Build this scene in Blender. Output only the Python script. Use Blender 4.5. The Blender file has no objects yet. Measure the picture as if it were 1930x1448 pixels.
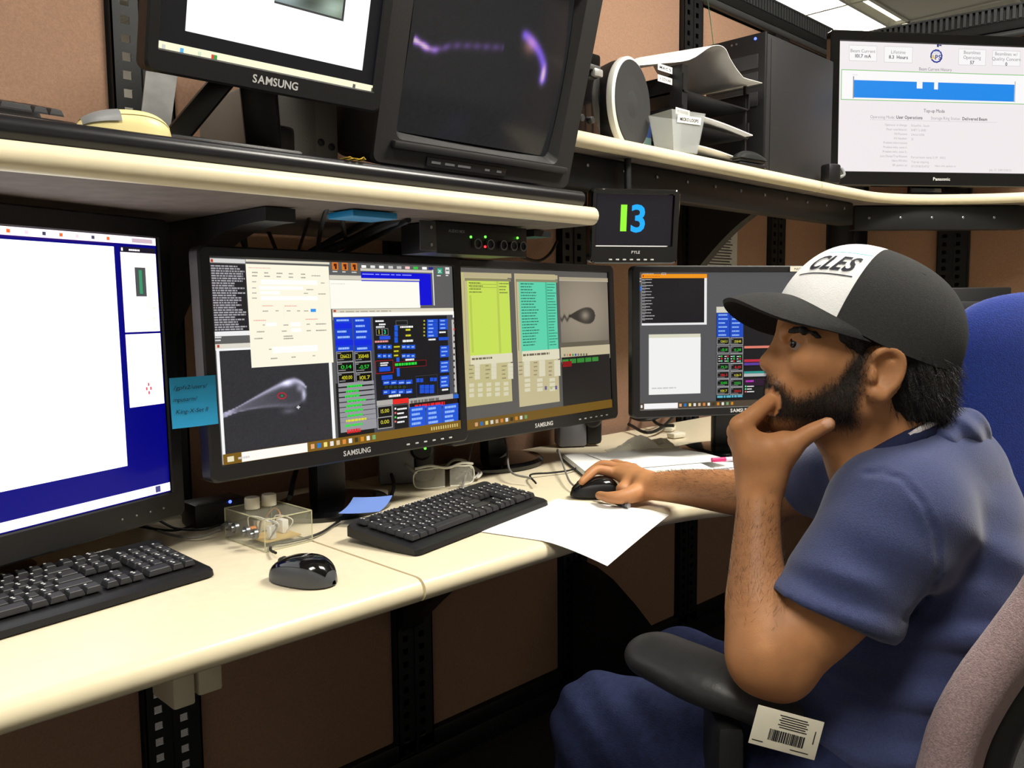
import bpy, bmesh, math, random
import numpy as np
from mathutils import Vector, Matrix, Euler

random.seed(7)
rng = np.random.default_rng(7)
scn = bpy.context.scene
COL = scn.collection
PI = math.pi
R = math.radians

# ------------------------------------------------------------------ camera
CAM = Vector((0.0, 0.0, 1.175))
FPX = 1617.0
_yaw, _pit, _rol = R(45.013), R(-5.2675), R(-0.4983)
FWD = Vector((math.cos(_pit)*math.cos(_yaw), math.cos(_pit)*math.sin(_yaw), math.sin(_pit)))
_r = Vector((math.sin(_yaw), -math.cos(_yaw), 0))
_u = _r.cross(FWD)
RGT = _r*math.cos(_rol) + _u*math.sin(_rol)
UPV = -_r*math.sin(_rol) + _u*math.cos(_rol)
cam_d = bpy.data.cameras.new('camera')
cam_d.lens = FPX/1930*36
cam_d.sensor_width = 36
cam_d.clip_start = 0.05
cam = bpy.data.objects.new('camera', cam_d)
COL.objects.link(cam)
_m = Matrix((RGT, UPV, -FWD)).transposed().to_4x4()
_m.translation = CAM
cam.matrix_world = _m
scn.camera = cam

# ------------------------------------------------------------------ world, view, lights
scn.view_settings.view_transform = 'Standard'
scn.view_settings.look = 'None'
scn.view_settings.gamma = 1
scn.view_settings.use_curve_mapping = False
scn.view_settings.exposure = 0.0
w = bpy.data.worlds.new('room_air')
scn.world = w
w.use_nodes = True
w.node_tree.nodes['Background'].inputs[0].default_value = (0.9, 0.93, 1.0, 1)
w.node_tree.nodes['Background'].inputs[1].default_value = 0.0

# recessed ceiling lights: centre x, y, length x, length y, watts, name, what it hangs above
# (only the one beyond the partition corner shows in the picture; the others are overhead or behind the partition)
CEIL_Z = 2.95
TROFFERS = [
    (2.05, 0.0, 1.2, 0.6, 112.0, 'seat_ceiling_light_offscreen', 'white recessed ceiling light above the seated man'),
    (-0.35, 0.0, 1.2, 0.6, 48.0, 'desk_ceiling_light_offscreen', 'white recessed ceiling light above the left end of the desk'),
    (5.3, 2.66, 1.8, 0.7, 60.0, 'ceiling_light', 'white recessed ceiling light beyond the partition corner'),
    (0.6, 3.6, 1.2, 0.6, 90.0, 'partition_ceiling_light_offscreen', 'white recessed ceiling light beyond the long partition'),
]

# ------------------------------------------------------------------ placing helpers (photo measure -> room position)
def ray(px, py):
    return FWD + RGT*((px-965)/FPX) - UPV*((py-724)/FPX)
def atd(px, py, d):
    return CAM + ray(px, py)*d
def aty(px, py, y):
    d = ray(px, py); return CAM + d*(y/d.y)
def atz(px, py, z):
    d = ray(px, py); return CAM + d*((z-CAM.z)/d.z)

# ------------------------------------------------------------------ materials
def lin(c):
    return tuple(((x/255)/12.92 if x/255 <= .04045 else ((x/255+.055)/1.055)**2.4) for x in c[:3])
MATS = {}
def mat(name, rgb, rough=.5, metal=0.0, noise=0.0, nscale=30.0, bump=0.0, bscale=200.0, spec=.5, coat=0.0, trans=0.0, alpha=1.0, ior=1.45, sheen=0.0, sub=0.0):
    """rgb in sRGB 0..255; noise = value variation; bump = fine relief"""
    if name in MATS: return MATS[name]
    m = bpy.data.materials.new(name); m.use_nodes = True
    nt = m.node_tree; b = nt.nodes['Principled BSDF']
    c = lin(rgb)
    b.inputs['Base Color'].default_value = (*c, 1)
    b.inputs['Roughness'].default_value = rough
    b.inputs['Metallic'].default_value = metal
    b.inputs['Specular IOR Level'].default_value = spec
    b.inputs['Coat Weight'].default_value = coat
    b.inputs['Transmission Weight'].default_value = trans
    b.inputs['Alpha'].default_value = alpha
    b.inputs['IOR'].default_value = ior
    b.inputs['Sheen Weight'].default_value = sheen
    if sub:
        b.inputs['Subsurface Weight'].default_value = sub
        b.inputs['Subsurface Radius'].default_value = (.012, .005, .003)
        b.inputs['Subsurface Scale'].default_value = .5
    tc = nt.nodes.new('ShaderNodeTexCoord')
    if noise:
        n = nt.nodes.new('ShaderNodeTexNoise'); n.inputs['Scale'].default_value = nscale; n.inputs['Detail'].default_value = 4
        nt.links.new(tc.outputs['Object'], n.inputs['Vector'])
        r = nt.nodes.new('ShaderNodeValToRGB')
        r.color_ramp.elements[0].position = .3; r.color_ramp.elements[1].position = .7
        r.color_ramp.elements[0].color = (*[x*(1-noise) for x in c], 1)
        r.color_ramp.elements[1].color = (*[min(1, x*(1+noise)) for x in c], 1)
        nt.links.new(n.outputs['Fac'], r.inputs['Fac']); nt.links.new(r.outputs['Color'], b.inputs['Base Color'])
    if bump:
        n2 = nt.nodes.new('ShaderNodeTexNoise'); n2.inputs['Scale'].default_value = bscale; n2.inputs['Detail'].default_value = 3
        nt.links.new(tc.outputs['Object'], n2.inputs['Vector'])
        bp = nt.nodes.new('ShaderNodeBump'); bp.inputs['Strength'].default_value = bump; bp.inputs['Distance'].default_value = .002
        nt.links.new(n2.outputs['Fac'], bp.inputs['Height']); nt.links.new(bp.outputs['Normal'], b.inputs['Normal'])
    MATS[name] = m
    return m
def emat(name, rgb, strength):
    if name in MATS: return MATS[name]
    m = bpy.data.materials.new(name); m.use_nodes = True
    b = m.node_tree.nodes['Principled BSDF']
    c = lin(rgb)
    b.inputs['Base Color'].default_value = (*c, 1)
    b.inputs['Emission Color'].default_value = (*c, 1)
    b.inputs['Emission Strength'].default_value = strength
    MATS[name] = m
    return m
def screen_mat(name, strength, gloss=.25):
    """lit display: colours come from the picture laid on the panel, a faint sheen from the glass"""
    m = bpy.data.materials.new(name); m.use_nodes = True
    nt = m.node_tree; b = nt.nodes['Principled BSDF']
    a = nt.nodes.new('ShaderNodeAttribute'); a.attribute_name = 'picture'
    b.inputs['Base Color'].default_value = (.006, .006, .007, 1)
    b.inputs['Roughness'].default_value = gloss
    b.inputs['Specular IOR Level'].default_value = .3
    nt.links.new(a.outputs['Color'], b.inputs['Emission Color'])
    b.inputs['Emission Strength'].default_value = strength
    return m

BLK = mat('black_plastic', (23, 23, 25), .42, bump=.15, bscale=900)
BLK2 = mat('charcoal_plastic', (44, 44, 47), .45, bump=.15, bscale=900)
GLOSS = mat('gloss_black', (9, 9, 11), .12, coat=.5)
BSTEEL = mat('black_painted_steel', (21, 23, 25), .45, noise=.15, nscale=12, bump=.1, bscale=500)
GSTEEL = mat('dark_grey_steel', (62, 64, 66), .42, noise=.1, nscale=14)
ALU = mat('brushed_metal', (150, 152, 155), .35, metal=.9)
CREAM = mat('cream_laminate', (226, 214, 186), .32, noise=.03, nscale=60, spec=.4)
CREAMEDGE = mat('cream_edge_strip', (230, 218, 186), .3, noise=.03, nscale=40)
BEIGE = mat('beige_plastic', (205, 196, 170), .45)
PAPER = mat('white_paper', (238, 238, 236), .85, noise=.015, nscale=20)
PAPER2 = mat('offwhite_paper', (222, 216, 198), .9, noise=.04, nscale=30)
WHITE = mat('white_plastic', (228, 228, 224), .4)
GREYP = mat('grey_plastic', (128, 130, 132), .45)
INK = mat('black_ink', (22, 22, 26), .8)
WINK = mat('white_ink', (205, 205, 205), .6)
CABLE = mat('black_cable_rubber', (17, 17, 18), .5)
GCABLE = mat('grey_cable_rubber', (120, 118, 114), .5)
WCABLE = mat('white_cable_rubber', (205, 203, 195), .5)
CLEAR = mat('clear_acrylic', (230, 228, 204), .06, alpha=.09)
CLEDGE = mat('clear_acrylic_edge', (206, 204, 170), .1, alpha=.62)
LEDG = emat('green_led', (90, 255, 60), 3.0)
LEDR = emat('red_led', (255, 40, 50), 3.0)
LEDB = emat('blue_led', (70, 90, 255), 4.0)

# ------------------------------------------------------------------ mesh builder
def _rbox_data(size, r, seg):
    bm = bmesh.new(); bmesh.ops.create_cube(bm, size=1)
    for v in bm.verts: v.co = Vector((v.co.x*size[0], v.co.y*size[1], v.co.z*size[2]))
    bmesh.ops.bevel(bm, geom=bm.edges[:], offset=min(r, min(size)*.499), segments=seg, profile=.5, affect='EDGES', clamp_overlap=True)
    bm.verts.index_update()
    vs = [v.co.copy() for v in bm.verts]; fs = [[v.index for v in f.verts] for f in bm.faces]
    bm.free(); return vs, fs
class MB:
    def __init__(s): s.v = []; s.f = []; s.m = []
    def add(s, vs, fs, m=0, M=None):
        o = len(s.v)
        for v in vs:
            v = Vector(v); s.v.append(M @ v if M is not None else v)
        for f in fs: s.f.append([i+o for i in f]); s.m.append(m)
        return s
    def box(s, c, size, m=0, rot=None):
        x, y, z = [q/2 for q in size]
        vs = [(-x,-y,-z),(x,-y,-z),(x,y,-z),(-x,y,-z),(-x,-y,z),(x,-y,z),(x,y,z),(-x,y,z)]
        fs = [(3,2,1,0),(4,5,6,7),(0,1,5,4),(1,2,6,5),(2,3,7,6),(3,0,4,7)]
        M = Matrix.Translation(c) @ (rot.to_4x4() if rot is not None else Matrix.Identity(4))
        return s.add(vs, fs, m, M)
    def rbox(s, c, size, r=.004, m=0, rot=None, seg=2):
        vs, fs = _rbox_data(size, r, seg)
        M = Matrix.Translation(c) @ (rot.to_4x4() if rot is not None else Matrix.Identity(4))
        return s.add(vs, fs, m, M)
    def bx(s, x0, x1, y0, y1, z0, z1, m=0, r=0, seg=2):
        c = ((x0+x1)/2, (y0+y1)/2, (z0+z1)/2); sz = (abs(x1-x0), abs(y1-y0), abs(z1-z0))
        return s.rbox(c, sz, r, m, seg=seg) if r else s.box(c, sz, m)
    def cyl(s, a, b, r0, r1=None, n=20, m=0, caps=True):
        a = Vector(a); b = Vector(b); r1 = r0 if r1 is None else r1
        ax = (b-a).normalized(); q = ax.to_track_quat('Z', 'Y').to_matrix()
        vs = []; fs = []
        for (c, rr) in ((a, r0), (b, r1)):
            for i in range(n):
                t = 2*PI*i/n; vs.append(c + q @ Vector((rr*math.cos(t), rr*math.sin(t), 0)))
        for i in range(n): j = (i+1) % n; fs.append((i, j, n+j, n+i))
        if caps: fs.append(tuple(range(n))[::-1]); fs.append(tuple(range(n, 2*n)))
        return s.add(vs, fs, m)
    def tube(s, pts, r, n=8, m=0, caps=True):
        pts = [Vector(p) for p in pts]; k = len(pts)
        rr = r if isinstance(r, (list, tuple)) else [r]*k
        vs = []; fs = []; nrm = None
        for i, p in enumerate(pts):
            t = (pts[min(i+1, k-1)] - pts[max(i-1, 0)])
            t = t.normalized() if t.length > 1e-9 else Vector((0, 0, 1))
            if nrm is None:
                nrm = t.orthogonal().normalized()
            else:
                nrm = (nrm - t*nrm.dot(t)); nrm = nrm.normalized() if nrm.length > 1e-6 else t.orthogonal().normalized()
            bn = t.cross(nrm)
            for j in range(n):
                a = 2*PI*j/n; vs.append(p + nrm*(math.cos(a)*rr[i]) + bn*(math.sin(a)*rr[i]))
        for i in range(k-1):
            for j in range(n):
                l = (j+1) % n; fs.append((i*n+j, i*n+l, (i+1)*n+l, (i+1)*n+j))
        if caps: fs.append(tuple(range(n))[::-1]); fs.append(tuple(range((k-1)*n, k*n)))
        return s.add(vs, fs, m)
    def lathe(s, prof, n=32, m=0, M=None, caps=True):
        """prof: (radius, height) from bottom to top about local Z"""
        vs = []; fs = []
        for (rad, h) in prof:
            for i in range(n): t = 2*PI*i/n; vs.append((rad*math.cos(t), rad*math.sin(t), h))
        k = len(prof)
        for a in range(k-1):
            for i in range(n): j = (i+1) % n; fs.append((a*n+i, a*n+j, (a+1)*n+j, (a+1)*n+i))
        if caps:
            if prof[0][0] > 1e-6: fs.append(tuple(range(n))[::-1])
            if prof[-1][0] > 1e-6: fs.append(tuple(range((k-1)*n, k*n)))
        return s.add(vs, fs, m, M)
    def prism(s, poly, z0, z1, m=0, M=None):
        n = len(poly); vs = [(x, y, z0) for x, y in poly] + [(x, y, z1) for x, y in poly]
        fs = [tuple(range(n))[::-1], tuple(range(n, 2*n))] + [(i, (i+1) % n, n+(i+1) % n, n+i) for i in range(n)]
        return s.add(vs, fs, m, M)
    def sheet(s, P, th=0.0, m=0):
        """P: grid [i][j] of points; optional thickness along the surface normal"""
        a = len(P); b = len(P[0])
        pts = [[Vector(p) for p in row] for row in P]
        vs = [p for row in pts for p in row]
        fs = [(i*b+j, i*b+j+1, (i+1)*b+j+1, (i+1)*b+j) for i in range(a-1) for j in range(b-1)]
        if th:
            off = len(vs); back = []
            for i in range(a):
                for j in range(b):
                    du = pts[min(i+1, a-1)][j]-pts[max(i-1, 0)][j]; dv = pts[i][min(j+1, b-1)]-pts[i][max(j-1, 0)]
                    nn = dv.cross(du); nn = nn.normalized() if nn.length > 1e-12 else Vector((0, 0, 1))
                    back.append(pts[i][j]+nn*th)
            vs += back
            fs += [(f[3]+off, f[2]+off, f[1]+off, f[0]+off) for f in fs[:]]
            rim = [i*b for i in range(a)] + [(a-1)*b+j for j in range(1, b)] + [i*b+b-1 for i in range(a-2, -1, -1)] + [j for j in range(b-2, 0, -1)]
            for k in range(len(rim)):
                p, q = rim[k], rim[(k+1) % len(rim)]; fs.append((q, p, p+off, q+off))
        return s.add(vs, fs, m)
    def build(s, name, mats, parent=None, origin=None, sharp=35):
        return link_mesh(name, s.v, s.f, mats, parent, origin, s.m, sharp)
def link_mesh(name, v, f, mats, parent=None, origin=None, mi=None, sharp=35):
    if not isinstance(mats, (list, tuple)): mats = [mats]
    me = bpy.data.meshes.new(name)
    v = [tuple(q) for q in v]
    if origin == 'base' and len(v):
        a = np.array(v); o = Vector(((a[:, 0].min()+a[:, 0].max())/2, (a[:, 1].min()+a[:, 1].max())/2, a[:, 2].min()))
    elif origin is not None and origin != 'base': o = Vector(origin)
    else: o = None
    if o is not None: v = [(q[0]-o.x, q[1]-o.y, q[2]-o.z) for q in v]
    me.from_pydata(v, [], [list(map(int, q)) for q in f])
    for mm in mats: me.materials.append(mm)
    if mi is not None: me.polygons.foreach_set('material_index', mi)
    me.polygons.foreach_set('use_smooth', [True]*len(me.polygons))
    if sharp < 180: me.set_sharp_from_angle(angle=R(sharp))
    me.update()
    ob = bpy.data.objects.new(name, me); COL.objects.link(ob)
    if o is not None: ob.location = o
    if parent is not None: ob.parent = parent
    return ob
def tag(o, label=None, cat=None, group=None, kind=None):
    if label: o['label'] = label
    if cat: o['category'] = cat
    if group: o['group'] = group
    if kind: o['kind'] = kind
    return o
def thing(name, label, cat, loc=(0, 0, 0), rot=(0, 0, 0), group=None):
    o = bpy.data.objects.new(name, None); COL.objects.link(o)
    o.empty_display_size = .05
    o.location = loc; o.rotation_euler = rot
    return tag(o, label, cat, group)
def smooth_path(pts, sub=6):
    """Catmull-Rom through pts"""
    P = [Vector(p) for p in pts]; P = [P[0]*2-P[1]] + P + [P[-1]*2-P[-2]]
    out = []
    for i in range(1, len(P)-2):
        for k in range(sub):
            t = k/sub; a, b, c, d = P[i-1], P[i], P[i+1], P[i+2]
            out.append(.5*((2*b)+(-a+c)*t+(2*a-5*b+4*c-d)*t*t+(-a+3*b-3*c+d)*t**3))
    out.append(P[-2]); return out
def cable(name, pts, r, material, label, cat='cable', sub=6, n=8, group=None):
    o = MB().tube(smooth_path(pts, sub), r, n).build(name, material, origin='base')
    return tag(o, label, cat, group)

# ------------------------------------------------------------------ lettering: glyph outlines as flat meshes
GLYPH = {}
def _load_glyphs():
    chars = 'ABCDEFGHIJKLMNOPQRSTUVWXYZabcdefghijklmnopqrstuvwxyz0123456789.,:-/_%()#+|'
    tmp = []
    for bold in (0, 1):
        for c in chars:
            cu = bpy.data.curves.new('g', 'FONT'); cu.body = c; cu.size = 1; cu.fill_mode = 'FRONT'; cu.resolution_u = 3
            cu.offset = .022 if bold else 0.0
            ob = bpy.data.objects.new('g', cu); COL.objects.link(ob); tmp.append((bold, c, ob))
    dg = bpy.context.evaluated_depsgraph_get()
    for bold, c, ob in tmp:
        e = ob.evaluated_get(dg); me = e.to_mesh()
        vs = np.array([tuple(v.co) for v in me.vertices]) if len(me.vertices) else np.zeros((0, 3))
        fs = [list(p.vertices) for p in me.polygons]
        x0, x1 = (vs[:, 0].min(), vs[:, 0].max()) if len(vs) else (0, .3)
        GLYPH[(bold, c)] = (vs - np.array([x0, 0, 0]) if len(vs) else vs, fs, x1-x0)
        e.to_mesh_clear()
    for bold, c, ob in tmp:
        cu = ob.data; bpy.data.objects.remove(ob); bpy.data.curves.remove(cu)
_load_glyphs()
def text_geo(s, h, align='l', bold=0, shear=0.0, track=.07, width=None):
    """flat lettering in XY, cap height h, baseline at y=0 -> verts (n,3), faces"""
    V = []; F = []; x = 0; n = 0; sc = h/.70
    for c in s:
        g = GLYPH.get((bold, c))
        if g is None: x += .28; continue
        vs, fs, wd = g
        if c in '1iIl' : x += .03
        if len(vs):
            q = vs.copy(); q[:, 0] += x; q[:, 0] += q[:, 1]*shear; V.append(q); F += [[i+n for i in f] for f in fs]; n += len(q)
        x += wd + track + (.03 if c in '1iIl' else 0)
    if not V: return np.zeros((0, 3)), []
    V = np.concatenate(V); V *= sc; tw = (x-track)*sc
    if width: V[:, 0] *= width/tw; tw = width
    if align == 'c': V[:, 0] -= tw/2
    if align == 'r': V[:, 0] -= tw
    return V, F
def lettering(name, s, h, M, material, parent=None, align='c', bold=0, shear=0, raise_=0.0, width=None):
    V, F = text_geo(s, h, align, bold, shear, width=width)
    v = [M @ Vector(q) for q in V]
    return link_mesh(name, v, F, material, parent)

# ================================================================== the room
def struct(o, label=None): o['kind'] = 'structure'; return tag(o, label)
CARPET = mat('dark_carpet', (58, 56, 56), .95, noise=.35, nscale=220, bump=.6, bscale=400)
PAINT = mat('white_wall_paint', (224, 222, 214), .8, noise=.02, nscale=8)
FABRIC = mat('tan_panel_fabric', (164, 130, 108), .95, noise=.10, nscale=260, bump=.5, bscale=700, spec=.15)
def perforated():
    m = bpy.data.materials.new('perforated_ceiling_tile'); m.use_nodes = True
    nt = m.node_tree; b = nt.nodes['Principled BSDF']; b.inputs['Roughness'].default_value = .8
    tc = nt.nodes.new('ShaderNodeTexCoord'); v = nt.nodes.new('ShaderNodeTexVoronoi')
    v.inputs['Scale'].default_value = 38; v.inputs['Randomness'].default_value = 0.0
    r = nt.nodes.new('ShaderNodeValToRGB'); e = r.color_ramp.elements
    e[0].position = .18; e[0].color = (.30, .30, .24, 1); e[1].position = .26; e[1].color = (.80, .80, .70, 1)
    nt.links.new(tc.outputs['Object'], v.inputs['Vector']); nt.links.new(v.outputs['Distance'], r.inputs['Fac'])
    nt.links.new(r.outputs['Color'], b.inputs['Base Color'])
    return m
PERF = perforated()
X0, X1, Y0, Y1 = -2.6, 7.5, -3.2, 5.6
struct(MB().bx(X0, X1, Y0, Y1, -.06, 0).build('floor', CARPET, origin='base'))
struct(MB().bx(X0-.1, X0, Y0, Y1, 0, CEIL_Z+.2).build('wall_left', PAINT, origin='base'))
struct(MB().bx(X0, X1, Y0-.1, Y0, 0, CEIL_Z+.2).build('wall_front', PAINT, origin='base'))
struct(MB().bx(X0, X1, Y1, Y1+.1, 0, CEIL_Z+.2).build('wall_far', PAINT, origin='base'))
struct(MB().bx(X1, X1+.1, Y0, Y1, 0, CEIL_Z+.2).build('wall_end', PAINT, origin='base'))
ce = struct(MB().bx(X0, X1, Y0, Y1, CEIL_Z+.1, CEIL_Z+.16).build('ceiling', PAINT, origin='base'))
# lay-in tiles in a grid of tee bars, open where a light sits
tile_me = None; k = 0
nx = int((X1-X0)/.6); ny = int((Y1-Y0)/.6)
def in_light(x, y):
    return any(abs(x-t[0]) < t[2]/2+.28 and abs(y-t[1]) < t[3]/2+.28 for t in TROFFERS)
bars = MB()
for i in range(nx+1): bars.bx(X0+i*.6-.012, X0+i*.6+.012, Y0, Y1, CEIL_Z-.002, CEIL_Z+.02)
for j in range(ny+1): bars.bx(X0, X1, Y0+j*.6-.012, Y0+j*.6+.012, CEIL_Z-.002, CEIL_Z+.02)
o = bars.build('ceiling_grid', mat('white_tee_bar', (222, 222, 212), .5)); o.parent = ce; o.matrix_parent_inverse = Matrix.Translation(-ce.location)
for i in range(nx):
    for j in range(ny):
        cx, cy = X0+.3+i*.6, Y0+.3+j*.6
        if in_light(cx, cy) or cx < 1.2 and cy < 3 and False: continue
        if tile_me is None:
            o = MB().rbox((0, 0, 0), (.576, .576, .02), .004).build('ceiling_tile', PERF); tile_me = o.data
        else:
            o = bpy.data.objects.new('ceiling_tile', tile_me); COL.objects.link(o)
        o.location = (cx-ce.location.x, cy-ce.location.y, CEIL_Z+.016-ce.location.z); o.parent = ce
for (tx, ty, lx, ly, pw, lname, llabel) in TROFFERS:
    suf = '_offscreen' if lname.endswith('_offscreen') else ''
    t = thing(lname, llabel, 'light', (tx, ty, CEIL_Z))
    f = MB()
    for (a, b, c, d) in ((-lx/2, lx/2, -ly/2, -ly/2+.02), (-lx/2, lx/2, ly/2-.02, ly/2), (-lx/2, -lx/2+.02, -ly/2+.02, ly/2-.02), (lx/2-.02, lx/2, -ly/2+.02, ly/2-.02)):
        f.bx(a, b, c, d, -.006, .05)
    f.build('frame', MATS['white_tee_bar'], t)
    MB().bx(-lx/2+.02, lx/2-.02, -ly/2+.02, ly/2-.02, .012, .02).build(lname.replace('_offscreen', '')+'_diffuser'+suf, emat('lit_diffuser', (255, 250, 236), 3.2), t)
    gname = lname.replace('_offscreen', '')+'_glow'+suf; L = bpy.data.lights.new(gname, 'AREA'); L.shape = 'RECTANGLE'; L.size = lx-.06; L.size_y = ly-.06
    L.energy = pw; L.color = (1.0, .955, .86)
    lo = bpy.data.objects.new(gname, L); COL.objects.link(lo); lo.parent = t; lo.location = (0, 0, .008)

# ---- partition walls: black slotted posts, rails, tan fabric panels, slotted raceway on top
POST_W = .112
def slotted_post(z0, z1, parent, x, two=True, closed=True):
    """C-channel with real slot openings in its front sheet"""
    mb = MB(); hw = POST_W/2
    xs = [-hw, -.038, -.022, .012, .028, hw] if two else [-hw, -.006, .012, hw]
    hc = (1, 3) if two else (1,)
    pit = .0325; zs = [z0]; z = z0+.03
    while z < z1-.03: zs += [z, z+.015]; z += pit
    zs.append(z1)
    for a in range(len(zs)-1):
        hole = a % 2 == 1
        for b in range(len(xs)-1):
            if hole and b in hc: 
                # inner lips of the opening
                xa, xb, za, zb = xs[b], xs[b+1], zs[a], zs[a+1]
                mb.add([(xa, 0, za), (xa, 0, zb), (xa, .004, zb), (xa, .004, za)], [(0, 1, 2, 3)])
                mb.add([(xb, 0, za), (xb, .004, za), (xb, .004, zb), (xb, 0, zb)], [(0, 1, 2, 3)])
                mb.add([(xa, 0, za), (xb, 0, za), (xb, .004, za), (xa, .004, za)], [(0, 3, 2, 1)])
                continue
            mb.add([(xs[b], 0, zs[a]), (xs[b+1], 0, zs[a]), (xs[b+1], 0, zs[a+1]), (xs[b], 0, zs[a+1])], [(0, 1, 2, 3)])
    mb.bx(-hw, -hw+.004, 0, .06, z0, z1); mb.bx(hw-.004, hw, 0, .06, z0, z1)
    if closed: mb.bx(-hw+.004, hw-.004, .056, .06, z0, z1)
    mb.bx(-.0035, .0035, -.003, 0, z0, z1)
    o = mb.build('post', BSTEEL, parent); o.location = (x, -.012, 0)
    return o
def partition(name, label, loc, rot, posts, zt, xa, xb):
    rl = MB()
    rl.bx(xa, xb, -.02, .06, .0, .06, 0, .004)                   # kick rail
    rl.bx(xa, xb, -.012, .05, .062, .10, 0, .004)
    rl.bx(xa, xb, -.004, .05, .725, .765, 0, .004)
    rl.bx(xa, xb, .024, .05, zt-.01, zt+.04)
    rl.bx(xa, xb, -.006, .05, zt+.035, zt+.07, 0, .004)          # flat raceway
    rl.bx(xa, xb, .0, .05, zt+.072, zt+.075)
    root = rl.build(name, BSTEEL)
    root.location = loc; root.rotation_euler = (0, 0, rot); struct(root, label)
    MB().cyl((xa, -.006, zt+.017), (xb, -.006, zt+.017), .014, n=16).build('tube_rail', GSTEEL, root)
    fr = MB(); fr.bx(xa, xb, .016, .05, zt+.075, zt+.125); fr.bx(xa, xb, -.006, .05, zt+.122, zt+.13, 0, .002)
    n = int((xb-xa)/.021)
    for i in range(n): fr.bx(xa+i*.021, xa+i*.021+.011, -.004, .016, zt+.075, zt+.122)
    q = fr.build('slotted_raceway', GSTEEL, root); q['kind'] = 'stuff'
    for i, x in enumerate(posts): slotted_post(0, zt+.034, root, x, True, abs(x-.675) > .01 or name != 'wall_back')
    cuts = [xa-.06]+list(posts)+[xb+.06]
    for a, b in zip(cuts[:-1], cuts[1:]):
        l, r = a+POST_W/2+.002, b-POST_W/2-.002
        if r-l < .05: continue
        for (za, zb) in ((.10, .725), (.765, zt)):
            MB().rbox(((l+r)/2, .022, (za+zb)/2), (r-l, .04, zb-za), .008).build('fabric_panel', FABRIC, root)
    return root
YW = 1.64
ZT = 2.165
PX = [-1.14, -.535, .07, .675, 1.28, 1.885, 2.485, 3.08]
partition('wall_back', 'long office partition of tan fabric panels between black slotted posts', (0, YW, 0), 0, PX, ZT, -1.7, 3.52)
RANG = -R(90-8)
WR0 = Vector((3.66, 1.55, 0))
partition('wall_right', 'return partition of tan fabric panels running back from the corner', WR0, RANG, [.35, .955, 1.56, 2.165], ZT, .02, 2.9)
# corner filler tube between the two raceways
struct(MB().tube(smooth_path([(3.50, 1.63, ZT+.085), (3.56, 1.615, ZT+.09), (3.62, 1.57, ZT+.088), (3.665, 1.47, ZT+.085)], 5), .026, 12).build('trim_1', GSTEEL), 'dark grey corner tube joining the two raceways')
struct(MB().cyl((3.585, 1.62, 0), (3.585, 1.62, ZT+.1), .06, n=16).build('trim_2', BSTEEL), 'black corner post of the partition')
struct(MB().box((3.645, 1.635, (ZT+.1)/2), (.30, .03, ZT+.1), 0, Euler((0, 0, R(-42))).to_matrix()).build('trim_3', BSTEEL), 'black cover strip closing the partition corner')

# ================================================================== worktops and shelves
DZ = .785
UNDER = mat('grey_backing_sheet', (112, 102, 98), .8, noise=.15, nscale=30)
def nose_profile(yf, yb, zt, th, n=8):
    r = th/2; pts = [(yb, zt-th), (yb, zt)]
    for i in range(n+1):
        a = PI/2 + PI*i/n; pts.append((yf+r+r*math.cos(a), zt-r+r*math.sin(a)))
    return pts
def slab_along(name, path, inner, zt, th, mats, label, cat, nose=8):
    """worktop swept along a front-edge path [(x,y)], back edge path inner; rounded front nose"""
    mb = MB(); r = th/2; rows = []
    n = len(path)
    for i in range(n):
        a = Vector((*path[max(i-1, 0)], 0)); b = Vector((*path[min(i+1, n-1)], 0)); t = (b-a).normalized()
        inn = Vector((-t.y, t.x, 0)); c = Vector((*path[i], 0)); bk = Vector((*inner[i], 0))
        row = [bk+Vector((0, 0, zt-th)), bk+Vector((0, 0, zt))]
        for k in range(nose+1):
            an = PI/2 + PI*k/nose
            row.append(c + inn*(r+r*math.cos(an)) + Vector((0, 0, zt-r+r*math.sin(an))))
        rows.append(row)
    m = len(rows[0]); vs = [p for row in rows for p in row]; fs = []; mi = []
    for i in range(n-1):
        for j in range(m):
            l = (j+1) % m; fs.append((i*m+j, i*m+l, (i+1)*m+l, (i+1)*m+j)); mi.append(1 if 2 <= j < m-1 else (2 if j == m-1 else 0))
    fs.append(tuple(range(m))[::-1]); fs.append(tuple(range((n-1)*m, n*m))); mi += [1, 1]
    o = link_mesh(name, vs, fs, list(mats)+[UNDER], None, 'base', mi, 30)
    return tag(o, label, cat)
TH = .036
YF = .935
def straight(xa, xb, n=3): return [(xa+(xb-xa)*i/(n-1), YF) for i in range(n)], [(xa+(xb-xa)*i/(n-1), YW-.03) for i in range(n)]
p_, i_ = straight(-1.7, .752); slab_along('desk_worktop', p_, i_, DZ, TH, [CREAM, CREAMEDGE], 'long cream worktop with rounded edge under the first keyboard', 'worktop')
p_, i_ = straight(.757, 1.085); slab_along('desk_worktop', p_, i_, DZ, TH, [CREAM, CREAMEDGE], 'short cream worktop section under the second keyboard', 'worktop')
fp = smooth_path([(1.092, .939, 0), (1.30, .937, 0), (1.42, .915, 0), (1.58, .85, 0), (1.9, .79, 0), (2.3, .77, 0), (2.7, .70, 0), (2.92, .45, 0), (3.0, 0, 0), (3.08, -.6, 0)], 4)
N = len(fp)
def inner_of(i):
    t = i/(N-1)
    if t < .62: s = t/.62; return (1.092+(3.56-1.092)*s, YW-.03)
    s = (t-.62)/.38; return (3.58+.28*s, YW-.05-2.1*s)
slab_along('corner_worktop', [(p.x, p.y) for p in fp], [inner_of(i) for i in range(N)], DZ-.002, TH, [CREAM, CREAMEDGE], 'cream corner worktop with papers lying in front of the seated man', 'worktop')
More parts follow.
